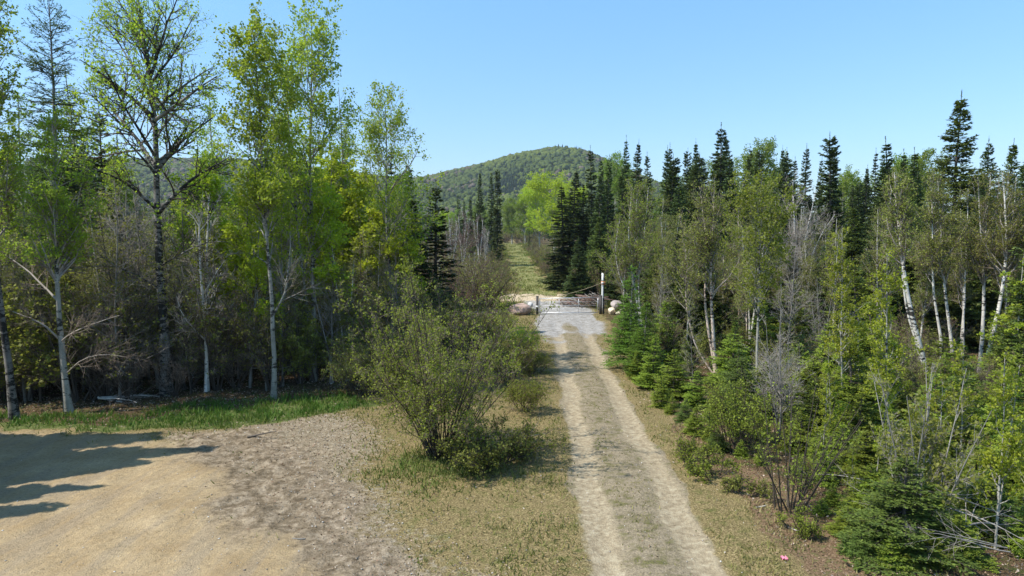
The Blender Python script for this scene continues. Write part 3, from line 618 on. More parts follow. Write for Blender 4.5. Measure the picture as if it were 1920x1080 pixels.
#@@PART3
# ------------------------------------------------------------------ trees with trunks traced one by one
def custom(name, kind, label, base, stems_px, Y=None, cat='tree', group=None, **kw):
    if Y is None: Y = at(*base)[1]
    tr = []; b = np.array(P3(base[0], base[1], Y)); b[2] = ground_z(b[0], b[1])
    for pts, r0, r1 in stems_px:
        q = [tuple(np.array(P3(p[0], p[1], Y+(p[2] if len(p) > 2 else 0)))-b) for p in pts]
        tr.append((q if pts[0] == base else q, r0, r1))
    tr = [((([(0,0,0)] if abs(q[0][2]) > .3 or np.hypot(*q[0][:2]) < 2.5 and q[0] != (0,0,0) else [])+q), a, c) for q, a, c in tr]
    ex = kw.pop('extra_px', None)
    if ex: kw['extra'] = [([tuple(np.array(P3(p[0], p[1], Y+(p[2] if len(p) > 2 else 0)))-b) for p in pts], r0, r1) for pts, r0, r1 in ex]
    decid(name, kind, sum(map(ord, name)), tr, **kw)
    _, h, parts = PROTO[name]
    o = root(kind, (b[0], b[1], b[2]-.05)); tag(o, label, cat, group)
    for pn, me in parts: link(pn, me, o)
    return o
BIR = dict(bark=M['birch'], twig=M['twig_brown'], leaf=M['leaf_olive'], barkend=M['twig_gray'], t1=(.45,.98), a1=38, L1=lambda t: 1.7*(1-t)**.6+.35, n2=9, n3=8, nl=2, lsize=.06, loff=.07, up1=.15)
custom('big_poplar', 'poplar_tree', 'tall spreading poplar with a thick pale mottled trunk and broad leafy crown left of centre', (313,742),
       [([(313,742),(311,690),(305,600),(298,500),(295,420),(292,340),(291,300),(288,220),(280,140),(262,70),(255,-10)], .21, .03)], bark=M['poplar'], twig=M['twig_dark'], leaf=M['leaf_aspen'], barkend=M['poplar'],
       extra_px=[([(293,320),(322,288,.3),(345,262,.5),(372,240,.8),(405,215,1)], .10, .02), ([(287,225),(315,205,-.4),(342,182,-.6),(372,160,-1),(402,138,-1.3)], .08, .018),
                 ([(287,205),(309,188,.6),(330,165,1),(360,145,1.5),(392,124,2)], .07, .015), ([(294,400),(322,372,-.3),(352,332,-.6),(390,314,-.9),(432,288,-1.3)], .09, .018),
                 ([(291,310),(272,275,.5),(250,250,.9),(220,215,1.4),(180,175,2)], .09, .018), ([(286,215),(262,190,-.5),(237,172,-.9),(200,142,-1.4),(150,110,-2)], .08, .016),
                 ([(294,390),(268,358,-.4),(237,336,-.8),(190,318,-1.2),(140,303,-1.7)], .07, .015), ([(274,115),(266,80,.4),(252,50,.7),(235,20,1),(220,-15,1.3)], .06, .014),
                 ([(280,145),(296,100,-.4),(303,60,-.7),(318,25,-1),(335,-15,-1.4)], .07, .014), ([(282,160),(300,130,.5),(330,95,1),(350,60,1.3),(365,25,1.6)], .06, .014),
                 ([(290,270),(300,240,1),(320,215,2),(340,190,3),(362,165,4)], .06, .014), ([(290,290),(268,250,-1),(240,210,-2),(215,165,-3),(195,120,-3.6)], .06, .014),
                 ([(284,190),(270,150,1),(240,110,2),(215,75,2.6),(190,45,3)], .06, .014), ([(296,500),(330,478,-.4),(370,455,-.8),(400,445,-1.1),(432,452,-1.4)], .035, .01),
                 ([(300,540),(270,520,-.6),(235,500,-1),(200,490,-1.4),(160,500,-1.8)], .03, .01)],
       n1=24, t1=(.5,.98), a1=42, leafz=6.3, L1=lambda t: 2.2*(1-t)**.5+.5, n2=9, L2=.5, n3=7, nl=4, lsize=.085, loff=.12, r3=.005, h=16)
custom('white_aspen', 'aspen_tree', 'slim aspen with bright white lower trunk at the edge of the green grass', (513,752),
       [([(513,752),(514,690),(513,600),(507,520),(500,450),(497,400),(492,330),(487,240),(482,150),(473,50)], .095, .012)], bark=M['aspen'], twig=M['twig_gray'], leaf=M['leaf_aspen'],
       extra_px=[([(511,590),(525,570),(538,548),(541,500),(545,430)], .045, .012), ([(498,415),(490,395),(484,372),(470,350),(455,330)], .035, .01)],
       leafz=5.4, n1=60, t1=(.36,.98), a1=40, L1=lambda t: 1.9*np.sin(np.clip((t-.3)*4.4,0.2,3.0))**.7+.35, n2=8, n3=7, nl=6, lsize=.095, loff=.10, h=14)
custom('twin_aspen', 'aspen_tree', 'tallest leafy aspen left of the hill, its rounded top rising into the sky', (588,735),
       [([(588,735),(590,640),(588,520),(584,430),(580,330),(585,220),(588,120),(590,28)], .12, .014), ([(588,735),(578,600),(560,450),(552,330),(545,220),(540,110)], .08, .012)], Y=27.5, bark=M['aspen'], twig=M['twig_gray'], leaf=M['leaf_aspen'],
       n1=80, t1=(.36,.99), a1=42, L1=lambda t: 2.3*np.sin(np.clip((t-.28)*4.1,.2,2.9))**.6+.35, n2=8, n3=7, nl=5, lsize=.095, loff=.11, h=14.5)
custom('pale_aspen', 'aspen_tree', 'pale forked aspen with thin airy crown before dark spruces left of the hill', (738,690),
       [([(738,690),(735,600),(728,480),(724,400),(727,330),(728,260),(724,185)], .10, .012)], Y=31, bark=M['aspen'], twig=M['twig_gray'], leaf=M['leaf_aspen'],
       extra_px=[([(726,370),(742,335,-.5),(760,322,-.8),(785,300,-1.2),(792,270,-1.5)], .05, .01), ([(728,440),(760,400,-.4),(790,372,-.8),(800,355,-1),(815,340,-1.2)], .03, .008)],
       n1=50, t1=(.36,.98), a1=40, L1=lambda t: 2.1*np.sin(np.clip((t-.3)*4.2,.2,2.95))**.7+.3, n2=8, n3=6, nl=5, lsize=.085, loff=.1)
custom('left_birch', 'birch_tree', 'birch with pale leaning trunk and long bare limbs at the left beside the clearing', (130,778),
       [([(130,778),(122,715),(112,640),(107,570),(105,500),(106,430),(102,360),(100,290),(96,220)], .125, .015)], extra_px=[([(110,632),(85,612,-.3),(60,598,-.4),(35,588,-.5),(15,580,-.5)], .04, .012),
       ([(107,560),(80,530,.4),(62,508,.6),(40,490,.8),(0,462,1)], .04, .01), ([(112,640),(135,620,-.3),(160,612,-.5),(190,600,-.6),(230,590,-.7)], .03, .008), ([(122,700),(140,680,-.4),(170,664,-.6),(200,655,-.8),(240,665,-1)], .025, .006),
       ([(106,480),(125,450,.3),(140,410,.5),(150,380,.5),(160,340,.5)], .04, .01)], leafz=5.0, **{**BIR, 'bark': M['aspen'], 'leaf': M['leaf_aspen'], 'L1': lambda t: 1.7*(1-t)**.5+.4, 'n1': 46, 'nl': 4, 'lsize': .07})
custom('edge_tree', 'birch_tree', 'grey trunk leaning out of the photo at the far left edge of the clearing', (28,785),
       [([(28,785),(20,715),(10,630),(2,560),(-12,440),(-28,300),(-32,180),(-25,60),(-15,-20)], .13, .02)], **{**BIR, 'bark': M['poplar'], 'leaf': M['leaf_aspen'], 'n1': 60, 't1': (.42,.99), 'lsize': .08, 'L1': lambda t: 2.2*(1-t)**.5+.4, 'nl': 3})
custom('leaning_birch', 'birch_tree', 'white birch leaning left with a thick forked trunk, right of the bare grey birch', (1745,728),
       [([(1745,728),(1730,665),(1712,600),(1697,530),(1690,480),(1685,430),(1679,380),(1677,320)], .125, .02), ([(1738,712),(1722,650,.2),(1703,590,.3),(1696,540,.3),(1690,470,.3),(1688,400,.3),(1692,330,.3)], .06, .015)], Y=26.5, n1=70, **{**BIR, 't1': (.55,.98)})
custom('birch_a', 'birch_tree', 'slim white birch stem just right of the thick leaning birch', (1768,640),
       [([(1768,640),(1757,580),(1750,510),(1752,440),(1752,380),(1748,330)], .075, .012)], Y=29, n1=40, **BIR)
custom('birch_b', 'birch_tree', 'white birch with a gently curved trunk, second stem right of the thick leaning birch', (1787,652),
       [([(1787,652),(1780,590),(1770,520),(1766,460),(1763,400),(1758,330)], .085, .012)], Y=29, n1=44, **BIR)
custom('birch_c', 'birch_tree', 'straight white birch forking near its top beside the forked birch on the right', (1840,640),
       [([(1840,640),(1845,570),(1843,500),(1842,450),(1838,400),(1834,330)], .095, .015), ([(1840,640),(1845,570,.1),(1843,500,.1),(1846,440,.1),(1850,400),(1856,320)], .06, .012)], Y=28.5, n1=60, **BIR)
custom('birch_d', 'birch_tree', 'white birch bending right with a wide fork near the right edge', (1852,662),
       [([(1852,662),(1868,600),(1880,540),(1886,470),(1882,400),(1876,320)], .11, .015), ([(1868,600),(1878,545,.2),(1890,455,.2),(1900,410,.2),(1906,330,.2)], .07, .012)], Y=27.5, n1=60, **BIR)
custom('birch_e', 'birch_tree', 'clump of two pinkish white birch stems standing halfway along the right edge of the trail', (1343,712),
       [([(1343,712),(1338,640),(1333,560),(1334,480),(1338,410),(1340,340)], .095, .015), ([(1343,712),(1328,610,.2),(1320,540,.2),(1328,470,.2),(1322,400,.2),(1316,345,.2)], .075, .012), ([(1343,712),(1300,640,.2),(1285,560,.2),(1290,480,.2),(1275,400,.2)], .04, .01)], Y=28.5, n1=95,
       **{**BIR, 'bark': M['birch_pink'], 't1': (.42,.98), 'L1': lambda t: 2.1*(1-t)**.6+.35})
custom('birch_f', 'birch_tree', 'white birch with several forked stems behind the young tamarack near the gate', (1207,640),
       [([(1207,640),(1200,590),(1190,545),(1181,490),(1177,430),(1184,350)], .085, .015), ([(1203,610),(1192,548,.2),(1187,500,.2),(1190,440,.2),(1196,345,.2)], .08, .012), ([(1203,600),(1195,540,-.2),(1200,480,-.2),(1210,420,-.2),(1215,350,-.2)], .05, .012),
        ([(1200,600),(1175,550),(1160,515),(1150,470),(1160,410)], .06, .01)], Y=36, n1=120, **{**BIR, 't1': (.4,.98), 'L1': lambda t: 2.3*(1-t)**.6+.4, 'leaf': M['leaf_bush']})
custom('birch_g', 'bare_birch', 'leafless grey white birch with a fan of ascending limbs', (1498,600),
       [([(1498,600),(1497,540),(1492,470),(1488,400),(1486,335)], .12, .02), ([(1497,545),(1480,490,.3),(1463,440,.5),(1455,370,.6)], .07, .012), ([(1497,540),(1520,480,.3),(1545,425,.5),(1565,400,.6)], .07, .012), ([(1497,530),(1510,450,-.3),(1522,400,-.4),(1530,355,-.5)], .07, .012), ([(1497,560),(1475,530,-.3),(1450,500,-.5),(1440,480,-.5)], .05, .01)], Y=36, n1=110,
       bark=M['birch'], twig=M['twig_gray'], leaf=M['leaf_olive'], barkend=M['twig_gray'], t1=(.3,.98), a1=34, L1=lambda t: 1.9*(1-t)**.6+.5, n2=10, n3=7, nl=0, up1=.15, r3=.005)
custom('aspen_r', 'aspen_tree', 'young aspen with a thin white trunk and yellow green crown, right of the pinkish birches', (1420,755),
       [([(1420,755),(1419,680),(1421,590),(1424,520),(1426,440),(1420,368)], .06, .01)], Y=24.5, n1=52, bark=M['aspen'], twig=M['twig_gray'], leaf=M['leaf_bush'], t1=(.4,.99), a1=44, L1=lambda t: 1.5*np.sin(np.clip((t-.35)*4.2,.2,2.95))**.7+.25, n2=8, n3=6, nl=6, lsize=.07, loff=.08)
custom('gray_r', 'bare_tree', 'bare grey sapling with a fan of fine twigs behind the vase shaped shrub', (1462,830),
       [([(1462,830),(1464,740),(1462,650),(1465,560)], .035, .006), ([(1462,830),(1450,740),(1440,660),(1436,600)], .025, .005)], Y=19.5, n1=60, bark=M['gray'], twig=M['twig_gray'], leaf=M['leaf_olive'], t1=(.2,.98), a1=50, L1=lambda t: 1.15*(1-t)**.5+.2, n2=7, n3=5, nl=0)
custom('yel_a', 'aspen_sapling', 'young aspen with grey stem and yellow green leaves in front of the leaning birch', (1672,905),
       [([(1672,905),(1667,830),(1662,740),(1660,650),(1662,560),(1664,470)], .042, .006)], Y=15.6, n1=40, bark=M['aspen'], twig=M['twig_gray'], leaf=M['leaf_yellow'], t1=(.35,.99), a1=48, L1=lambda t: .85*(1-t)**.5+.12, n2=6, n3=4, nl=7, lsize=.05, loff=.045, r3=.0025)
custom('yel_b', 'aspen_sapling', 'aspen sapling with bright yellow green leaves at the lower right edge', (1862,1085),
       [([(1862,1085),(1868,980),(1878,860),(1880,760),(1882,655)], .035, .005), ([(1868,980),(1882,880,.1),(1900,770,.1),(1915,680,.1)], .02, .004)], Y=12.6, n1=46, bark=M['aspen'], twig=M['twig_gray'], leaf=M['leaf_yellow'], t1=(.35,.99), a1=48, L1=lambda t: .6*(1-t)**.5+.12, n2=6, n3=4, nl=7, lsize=.045, loff=.04, r3=.002)
custom('yel_c', 'aspen_sapling', 'slender sapling with yellow green leaves left of the leaning birch, before the dark firs', (1580,800),
       [([(1580,800),(1578,700),(1574,600),(1576,500),(1575,420)], .04, .006)], Y=20, n1=44, bark=M['aspen'], twig=M['twig_gray'], leaf=M['leaf_yellow'], t1=(.3,.99), a1=46, L1=lambda t: .9*(1-t)**.5+.15, n2=6, n3=4, nl=6, lsize=.055, loff=.05, r3=.0025)

# the big bush in the middle and its neighbours ------------------------------
def bush(key, kind, label, px, py, seed, n, h, spread, leaf, twig, nl=3, cat='shrub', Y=None, **kw):
    rng = np.random.default_rng(seed)
    a = dict(n1=n*9, t1=(.12,.98), a1=34, L1=lambda t: 1.0*(1-t)+.3, n2=7, n3=5, nl=nl, lsize=.05, loff=.05, tk=11, h=h, K1=5, r3=.0028); a.update(kw)
    decid(key, kind, seed, stems(rng, n, h, spread, .35), M['twig_dark'] if twig is not M['twig_gray'] else M['gray'], twig, leaf, **a)
    x, y = at(px, py) if Y is None else (xat(px, Y, 0), Y)
    put(key, x, y, h, label, cat, rz=0, z=ground_z(x, y))
bush('main_bush', 'leafy_shrub', 'large round many-stemmed shrub with small olive leaves beside the trail', 828, 856, 500, 56, 5.2, 2.45, M['leaf_bush'], M['twig_brown'], nl=2, n1=400, lsize=.043, n2=8, n3=5, L1=lambda t: 1.15*(1-t)+.3)
bush('main_low', 'bare_shrub', 'low bare dark shrub spreading at the right foot of the large bush', 925, 870, 501, 26, 1.1, 1.7, M['leaf_olive'], M['twig_dark'], nl=1, L1=lambda t: .5*(1-t)+.15)
bush('vase', 'bare_shrub', 'vase shaped bare dark shrub standing alone on leaf litter right of the trail', 1476, 958, 502, 17, 3.0, 1.25, M['leaf_bush'], M['twig_dark'], nl=1, n1=90, L1=lambda t: .7*(1-t)+.15, n2=5, n3=4, lsize=.045)
bush('gray_clump', 'bare_shrub', 'grey stemmed clump of bare saplings over green firs at the lower right', 1725, 1010, 503, 9, 3.4, .9, M['leaf_olive'], M['twig_gray'], nl=2, n1=60, Y=13.3, L1=lambda t: .7*(1-t)+.2)
SH = 'willow shrubs along the left side of the trail'
for i, (px, py, h, s, lf, tw, lb) in enumerate([
    (985,770,1.2,.6,'leaf_bush','twig_red','reddish twigged willow nearest the large bush, at the left trail edge'),
    (950,715,2.0,1.1,'leaf_bush','twig_red','yellow green willow shrub right behind the large bush'),
    (1000,700,1.1,.6,'leaf_bush','twig_red','small thin willow touching the trail edge behind the large bush'),
    (975,668,1.5,.9,'leaf_lime','twig_brown','bright green willow shrub in front of the pink boulder'),
    (925,650,2.2,1.2,'leaf_bush','twig_red','broad willow shrub left of the bright green one'),
    (890,660,2.9,1.4,'leaf_olive','twig_brown','brownish olive shrub peeping out over the large bush'),
    (760,748,3.6,1.6,'leaf_bush','twig_brown','olive shrub at the left rear of the large bush'),
    (700,742,2.6,1.3,'leaf_olive','twig_brown','low dark shrub at the forest corner left of the large bush'),
    (668,742,1.5,.8,'leaf_olive','twig_brown','tiny shrub on the grass corner left of the large bush'),
    (832,700,4.2,1.8,'leaf_olive','twig_brown','tall brownish shrub directly behind the large bush')]):
    bush(f'willow{i}', 'willow_shrub', lb, px, py, 520+i, 13 if i < 9 else 18, h, s, M[lf], M[tw], nl=2, lsize=.045)
bush('verge_a', 'low_shrub', 'small yellow green shrub beside the foot of the vase shaped shrub', 1508, 1000, 540, 9, .55, .3, M['leaf_bush'], M['twig_dark'], nl=2, n1=30, lsize=.035, L1=lambda t: .2*(1-t)+.1)
bush('verge_b', 'low_shrub', 'low olive shrub on the leaf litter left of the vase shaped shrub', 1405, 925, 541, 8, .45, .5, M['leaf_olive'], M['twig_dark'], nl=1, n1=40, L1=lambda t: .3*(1-t)+.1)
bush('verge_c', 'low_shrub', 'low dark shrub where the young firs meet the right verge', 1290, 870, 542, 9, .7, .6, M['leaf_bush'], M['twig_dark'], nl=1, n1=50, L1=lambda t: .4*(1-t)+.1)
bush('verge_d', 'low_shrub', 'low mixed shrub spreading along the verge in front of the firs', 1345, 895, 543, 9, .6, .6, M['leaf_bush'], M['twig_dark'], nl=1, n1=45, L1=lambda t: .4*(1-t)+.1)
bush('shade_a', 'leafy_shrub', 'dense olive shrub between the firs and the vase shaped shrub', 1385, 845, 544, 13, 2.1, 1.0, M['leaf_bush'], M['twig_dark'], nl=2)

# ------------------------------------------------------------------ spruces on the skyline, right of the trail
SK = [(1052,350,72,2.0),(1078,322,80,1.5),(1096,345,80,1),(1112,280,88,1),(1128,300,92,1),(1143,298,82,1.05),(1175,260,84,.9),(1188,268,86,1),(1212,290,90,1),(1238,280,78,1),(1254,276,80,.95),(1283,286,84,.9),(1301,266,78,.9),
      (1338,258,72,1),(1350,236,68,1.35),(1362,252,71,1),(1408,280,80,1),(1422,284,82,1),(1461,280,88,.85),(1475,284,90,.85),(1490,300,86,.9),(1511,276,78,1),(1528,300,84,.9),(1557,282,80,.9),(1612,315,84,.9),(1633,284,76,1),(1650,300,80,1),(1120,330,76,1.1),(1165,330,74,1.1),(1205,335,70,1.1),(1265,320,70,1.1),(1300,320,66,1.1),(1385,325,66,1.1),(1440,320,70,1),(1540,340,66,1),(1590,345,70,1),(1675,340,66,1.0)]
SK.sort(); ORD = 'first second third fourth fifth sixth seventh eighth ninth tenth eleventh twelfth thirteenth fourteenth fifteenth sixteenth seventeenth eighteenth nineteenth twentieth'.split()
def ordw(i): return ORD[i] if i < 20 else 'twenty-'+ORD[i-20] if i < 29 else 'thirtieth' if i == 29 else 'thirty-'+ORD[i-30]
for i, (px, top, Y, w_) in enumerate(SK):
    lb = {236: 'tallest dark spruce on the skyline right of the hill, broad topped'}.get(top, f'dark pointed spruce right of the trail, {ordw(i)} counting rightwards from the trail')
    tree(f'spruce{(i*5)%8}', px, Y, top-9, lb, 'spruce', 'pointed spruces on the right-hand skyline', w=w_*.95)
# spruces on the left
for i, (px, top, Y, w_, lb) in enumerate([(741,266,40,1.0,'dark spruce behind the pale forked aspen, the tallest of that pair'),(765,296,42,1.1,'dark spruce just right of the pale forked aspen'),(812,336,40,1.7,'dark pointed spruce standing at the right end of the left-hand forest'),
    (785,360,38,1.7,'lower dark spruce beside the pointed one at the forest end'),(900,317,118,.75,'slim spruce standing alone left of the far trail'),(920,316,112,.8,'left one of two tall spruces standing together by the far trail'),(932,313,110,.8,'right one of two tall spruces standing together by the far trail'),
    (862,362,130,.9,'small distant spruce, leftmost of the group below the hill'),(871,372,132,.9,'small distant spruce in the middle of the group below the hill'),(880,368,128,.9,'small distant spruce, rightmost of the group below the hill'),
    (205,190,36,1.2,'dark spruce hidden behind the left part of the big poplar crown'),(240,255,33,1.1,'dark spruce close behind the trunk of the big poplar'),(365,330,42,1.1,'thin dark spruce right of the big poplar trunk'),(155,330,40,1.1,'dark spruce between the birch and the big poplar'),
    (30,330,40,1.1,'dark spruce at the far left behind the birch'),(992,428,172,1.3,'small round topped spruce at the right edge of the far trail'),(935,470,92,1.1,'small spruce on the left edge of the far trail'),(928,500,66,1.2,'low spruce in the brush left of the trail beyond the gate'),
    (690,330,46,1.1,'dark spruce deep among the bright aspens left of the pale forked aspen'),(450,350,48,1,'dark spruce glimpsed behind the slim white aspen'),(560,370,44,1.0,'dark spruce glimpsed under the tallest aspen')]):
    tree(f'spruce{(i*3+1)%8}', px, Y, top, lb, 'spruce', None, w=w_)
tree('larch', 108, 27, -30, 'tall sparse larch with a dark pole-like trunk above the leaning birch on the left', 'larch', w=.85, rz=1)
# near conifers on the right
tree('nspruce0', 1768, 37, 168, 'tall broad spruce with a spiked top, the highest tree on the right', 'spruce', w=1.0)
tree('nspruce1', 1836, 40, 252, 'dark fir left of the other just right of the tall broad spruce', 'spruce', w=.85)
tree('nspruce0', 1874, 39, 258, 'second dark fir to the right of the tall broad spruce', 'spruce', w=.85, rz=2)
tree('nspruce1', 1900, 41, 285, 'third dark fir to the right of the tall broad spruce', 'spruce', w=.9, rz=3)
tree('nspruce0', 1945, 24, 215, 'spruce cut by the right edge of the photo', 'spruce', w=.85, rz=4)
for i, (px, top, Y, w_) in enumerate([(1600,380,40,1),(1640,400,36,1.1),(1700,360,38,1.1),(1560,420,34,1.1),(1740,420,35,1.2),(1810,400,38,1.2),(1880,430,36,1.2),(1460,430,44,1.1),(1390,440,40,1.1),(1270,430,44,1.1),(1230,440,48,1.1),(1160,420,58,1.2),(1330,470,37,1.1),(1530,470,38,1.1),(1120,400,62,1.2),(1085,440,60,1.2)]):
    tree(f'nspruce{i%2}', px, Y, top, 'dark green fir in the shaded mass behind the white birches', 'spruce', 'dark firs behind the right-hand birches', w=w_*1.1, rz=i*1.3)
tree('tam1', 1180, 30.5, 492, 'bright green young tamarack at the trail edge, nearest the gate posts', 'tamarack', w=1.05)
tree('tam0', 1182, 36, 560, 'smaller bright green tamarack behind the brightest one', 'tamarack', w=1.0)
tree('tam0', 1205, 28.5, 560, 'feathery green tamarack right of the brightest one', 'tamarack', w=1.2, rz=2)
FY = [(1305,760,20,1.4,''),(1345,800,18.6,1.4,''),(1390,820,18,1.3,''),(1260,740,22.5,1.3,''),(1425,835,17.4,1.1,''),(1210,680,27,1.3,''),(1188,652,29,1.3,''),(1300,815,18.6,1.0,''),(1500,850,16.4,1.1,''),(1555,770,17.5,1.4,''),(1620,800,16,1.3,''),(1685,830,15.2,1.2,''),(1740,880,14.6,1.3,''),(1830,830,15.5,1.4,''),(1890,860,14.8,1.3,''),(1810,930,13.4,1.2,''),(1870,970,12.9,1.1,''),(1920,1000,12.4,1.0,''),(1540,930,14.2,.9,''),(1500,760,18.6,1.3,''),(1430,780,19.5,1.3,''),(1400,720,21.5,1.3,''),(1225,625,26.5,1.3,'right of the tamaracks'),(1262,650,25,1.3,''),(1240,700,23.5,1.3,''),(1305,690,23.5,1.3,''),(1285,745,21.5,1.3,''),(1340,730,21.5,1.3,''),(1330,790,19.5,1.3,''),(1385,760,20,1.2,''),(1195,655,28,1.3,''),(1380,650,25,1.2,''),(1450,700,23,1.2,''),(1500,640,24,1.3,''),
      (1545,600,22,1.3,''),(1590,640,20,1.3,''),(1530,700,19.5,1.3,''),(1610,720,18,1.2,''),(1575,790,16.8,1.2,''),(1640,640,21,1.3,''),(1700,760,17,1.2,''),(1800,670,21,1.3,''),(1800,740,17.5,1.3,''),(1905,640,21,1.2,''),(1900,700,17.5,1.2,''),(1760,830,15.5,1.3,''),(1850,880,14,1.2,''),
      (1640,880,13.9,1.2,''),(1588,945,13.2,1.1,''),(1700,940,12.9,1.2,''),(1765,915,13.2,1.2,''),(1612,985,12.3,1.1,''),(1672,1000,11.9,1.2,''),(1735,990,11.9,1.1,''),(1800,960,12.2,1.1,''),(1560,900,14.8,1.1,''),(1930,800,15,1.2,''),(1930,930,12.6,1.0,''),(1545,840,16,1.0,''),(1375,600,30,1.2,''),(1250,560,32,1.2,''),(1285,640,28,1.2,''),(1430,560,30,1.2,''),(1480,520,31,1.3,''),(1600,500,30,1.2,''),(1630,560,27,1.2,''),(1800,700,23,1.2,'')]
def near_word(px, top):
    side = 'under the pinkish birches' if px < 1400 else 'behind the vase shaped shrub' if px < 1560 else 'left of the leaning birch' if px < 1700 else 'below the white birches' if px < 1880 else 'at the right edge'
    ht = 'taller' if top < 620 else 'mid-height' if top < 760 else 'low' if top < 930 else 'lowest'
    return ht, side
for i, (px, top, Y, w_, _) in enumerate(FY):
    w_ *= 1.9 if Y < 14.5 else 1.35 if Y < 21 else 1.15
    ht, side = near_word(px, top)
    tree(f'fir{i%5}', px, Y, top, f'{ht} green young fir {side}', 'fir', f'{ht} young firs {side}', w=w_, rz=i*2.1)
# ------------------------------------------------------------------ leafy trees
for i, (k, px, top, Y, w_, lb) in enumerate([
    ('sapling0',420,300,29,1.4,'bright green aspen sapling between the big poplar and the slim white aspen'),('sapling1',470,330,27,1.2,'lime green sapling close to the slim white aspen'),('sapling2',540,300,31,1.4,'lime green aspen below the two tall aspen crowns'),
    ('sapling3',610,290,33,1.5,'lime green aspen at the foot of the tallest aspen crown'),('sapling0',655,275,35,1.4,'lime green aspen right of the tallest aspen'),('sapling1',690,300,32,1.3,'lime green aspen left of the pale forked aspen'),('sapling2',640,350,28,1.2,'shorter lime green aspen in front, right of the tallest aspen'),
    ('sapling3',755,400,31,1.2,'olive green aspen sapling in front of the dark spruces at the forest end'),('aspen0',660,175,34,1.0,'slender aspen leaning against the right side of the tallest crown'),('aspen1',420,170,33,1.0,'thin aspen just left of the slim white aspen crown'),('aspen2',545,120,32,1.0,'aspen filling the gap between the two tall leafy crowns'),
    ('aspen0',180,130,33,1.1,'leafy tree between the larch and the big poplar'),('aspen1',60,170,30,1.2,'leafy aspen behind the leaning birch at the left'),('aspen2',-10,60,29,1.2,'leafy tree cut by the left edge of the photo'),('aspen0',235,230,30,1.0,'yellowish leafy tree in front of the dark spruce by the big poplar'),
    ('sapling1',200,430,27,1.3,'small bright leafy sapling low between the birch and the big poplar'),('sapling0',20,420,28,1.5,'bright green sapling low at the left edge'),('sapling3',500,430,26,.8,'thin lime sapling right beside the white aspen trunk'),
    ('aspen1',118,250,36,1.2,'dim leafy tree behind the larch trunk'),('sapling2',385,400,26,1.0,'bright low branches right of the big poplar trunk')]):
    tree(k, px, Y, top, lb, 'tree', None, w=w_, rz=i*1.7)
for i, (k, px, top, Y, w_, lb) in enumerate([
    ('far0',1040,322,150,1.25,'bright lime green tree, the largest right below the hill summit'),('far0',1012,345,175,1.2,'lime green tree left of the largest one below the hill'),('far1',985,365,200,1.3,'pale green tree at the end of the trail'),('far0',1065,345,140,1.0,'lime green tree partly behind the first spruces right of the trail'),
    ('far1',960,372,225,1.3,'pale green tree straight beyond the far end of the trail'),('far2',1410,264,105,.9,'rounded pale green tree rising among the skyline spruces'),('far3',1345,290,110,.9,'pale green tree left of the tallest skyline spruce'),('far1',1150,285,120,.8,'thin pale green tree behind the first skyline spruces'),
    ('far2',1600,318,100,1.1,'green leafy tree between two slim skyline spruces'),('far3',1578,335,95,1.0,'leafy tree just left of the green one between skyline spruces'),('far2',1692,290,85,.9,'sparse pale tree left of the tall broad spruce'),('far1',1722,283,80,.8,'sparse rounded tree touching the tall broad spruce'),
    ('far3',1255,320,115,.9,'leafy tree hidden behind skyline spruces'),('far1',850,400,180,1.1,'pale green tree at the foot of the hill on the left'),('far0',828,395,190,1.0,'lime green tree beside the end of the left-hand forest'),('far2',905,385,140,.8,'olive leafy tree in front of the two tall spruces'),('far3',1295,300,118,.7,'thin leafy top between skyline spruces')]):
    tree(k, px, Y, top, lb, 'tree', None, w=w_, rz=i*1.1)
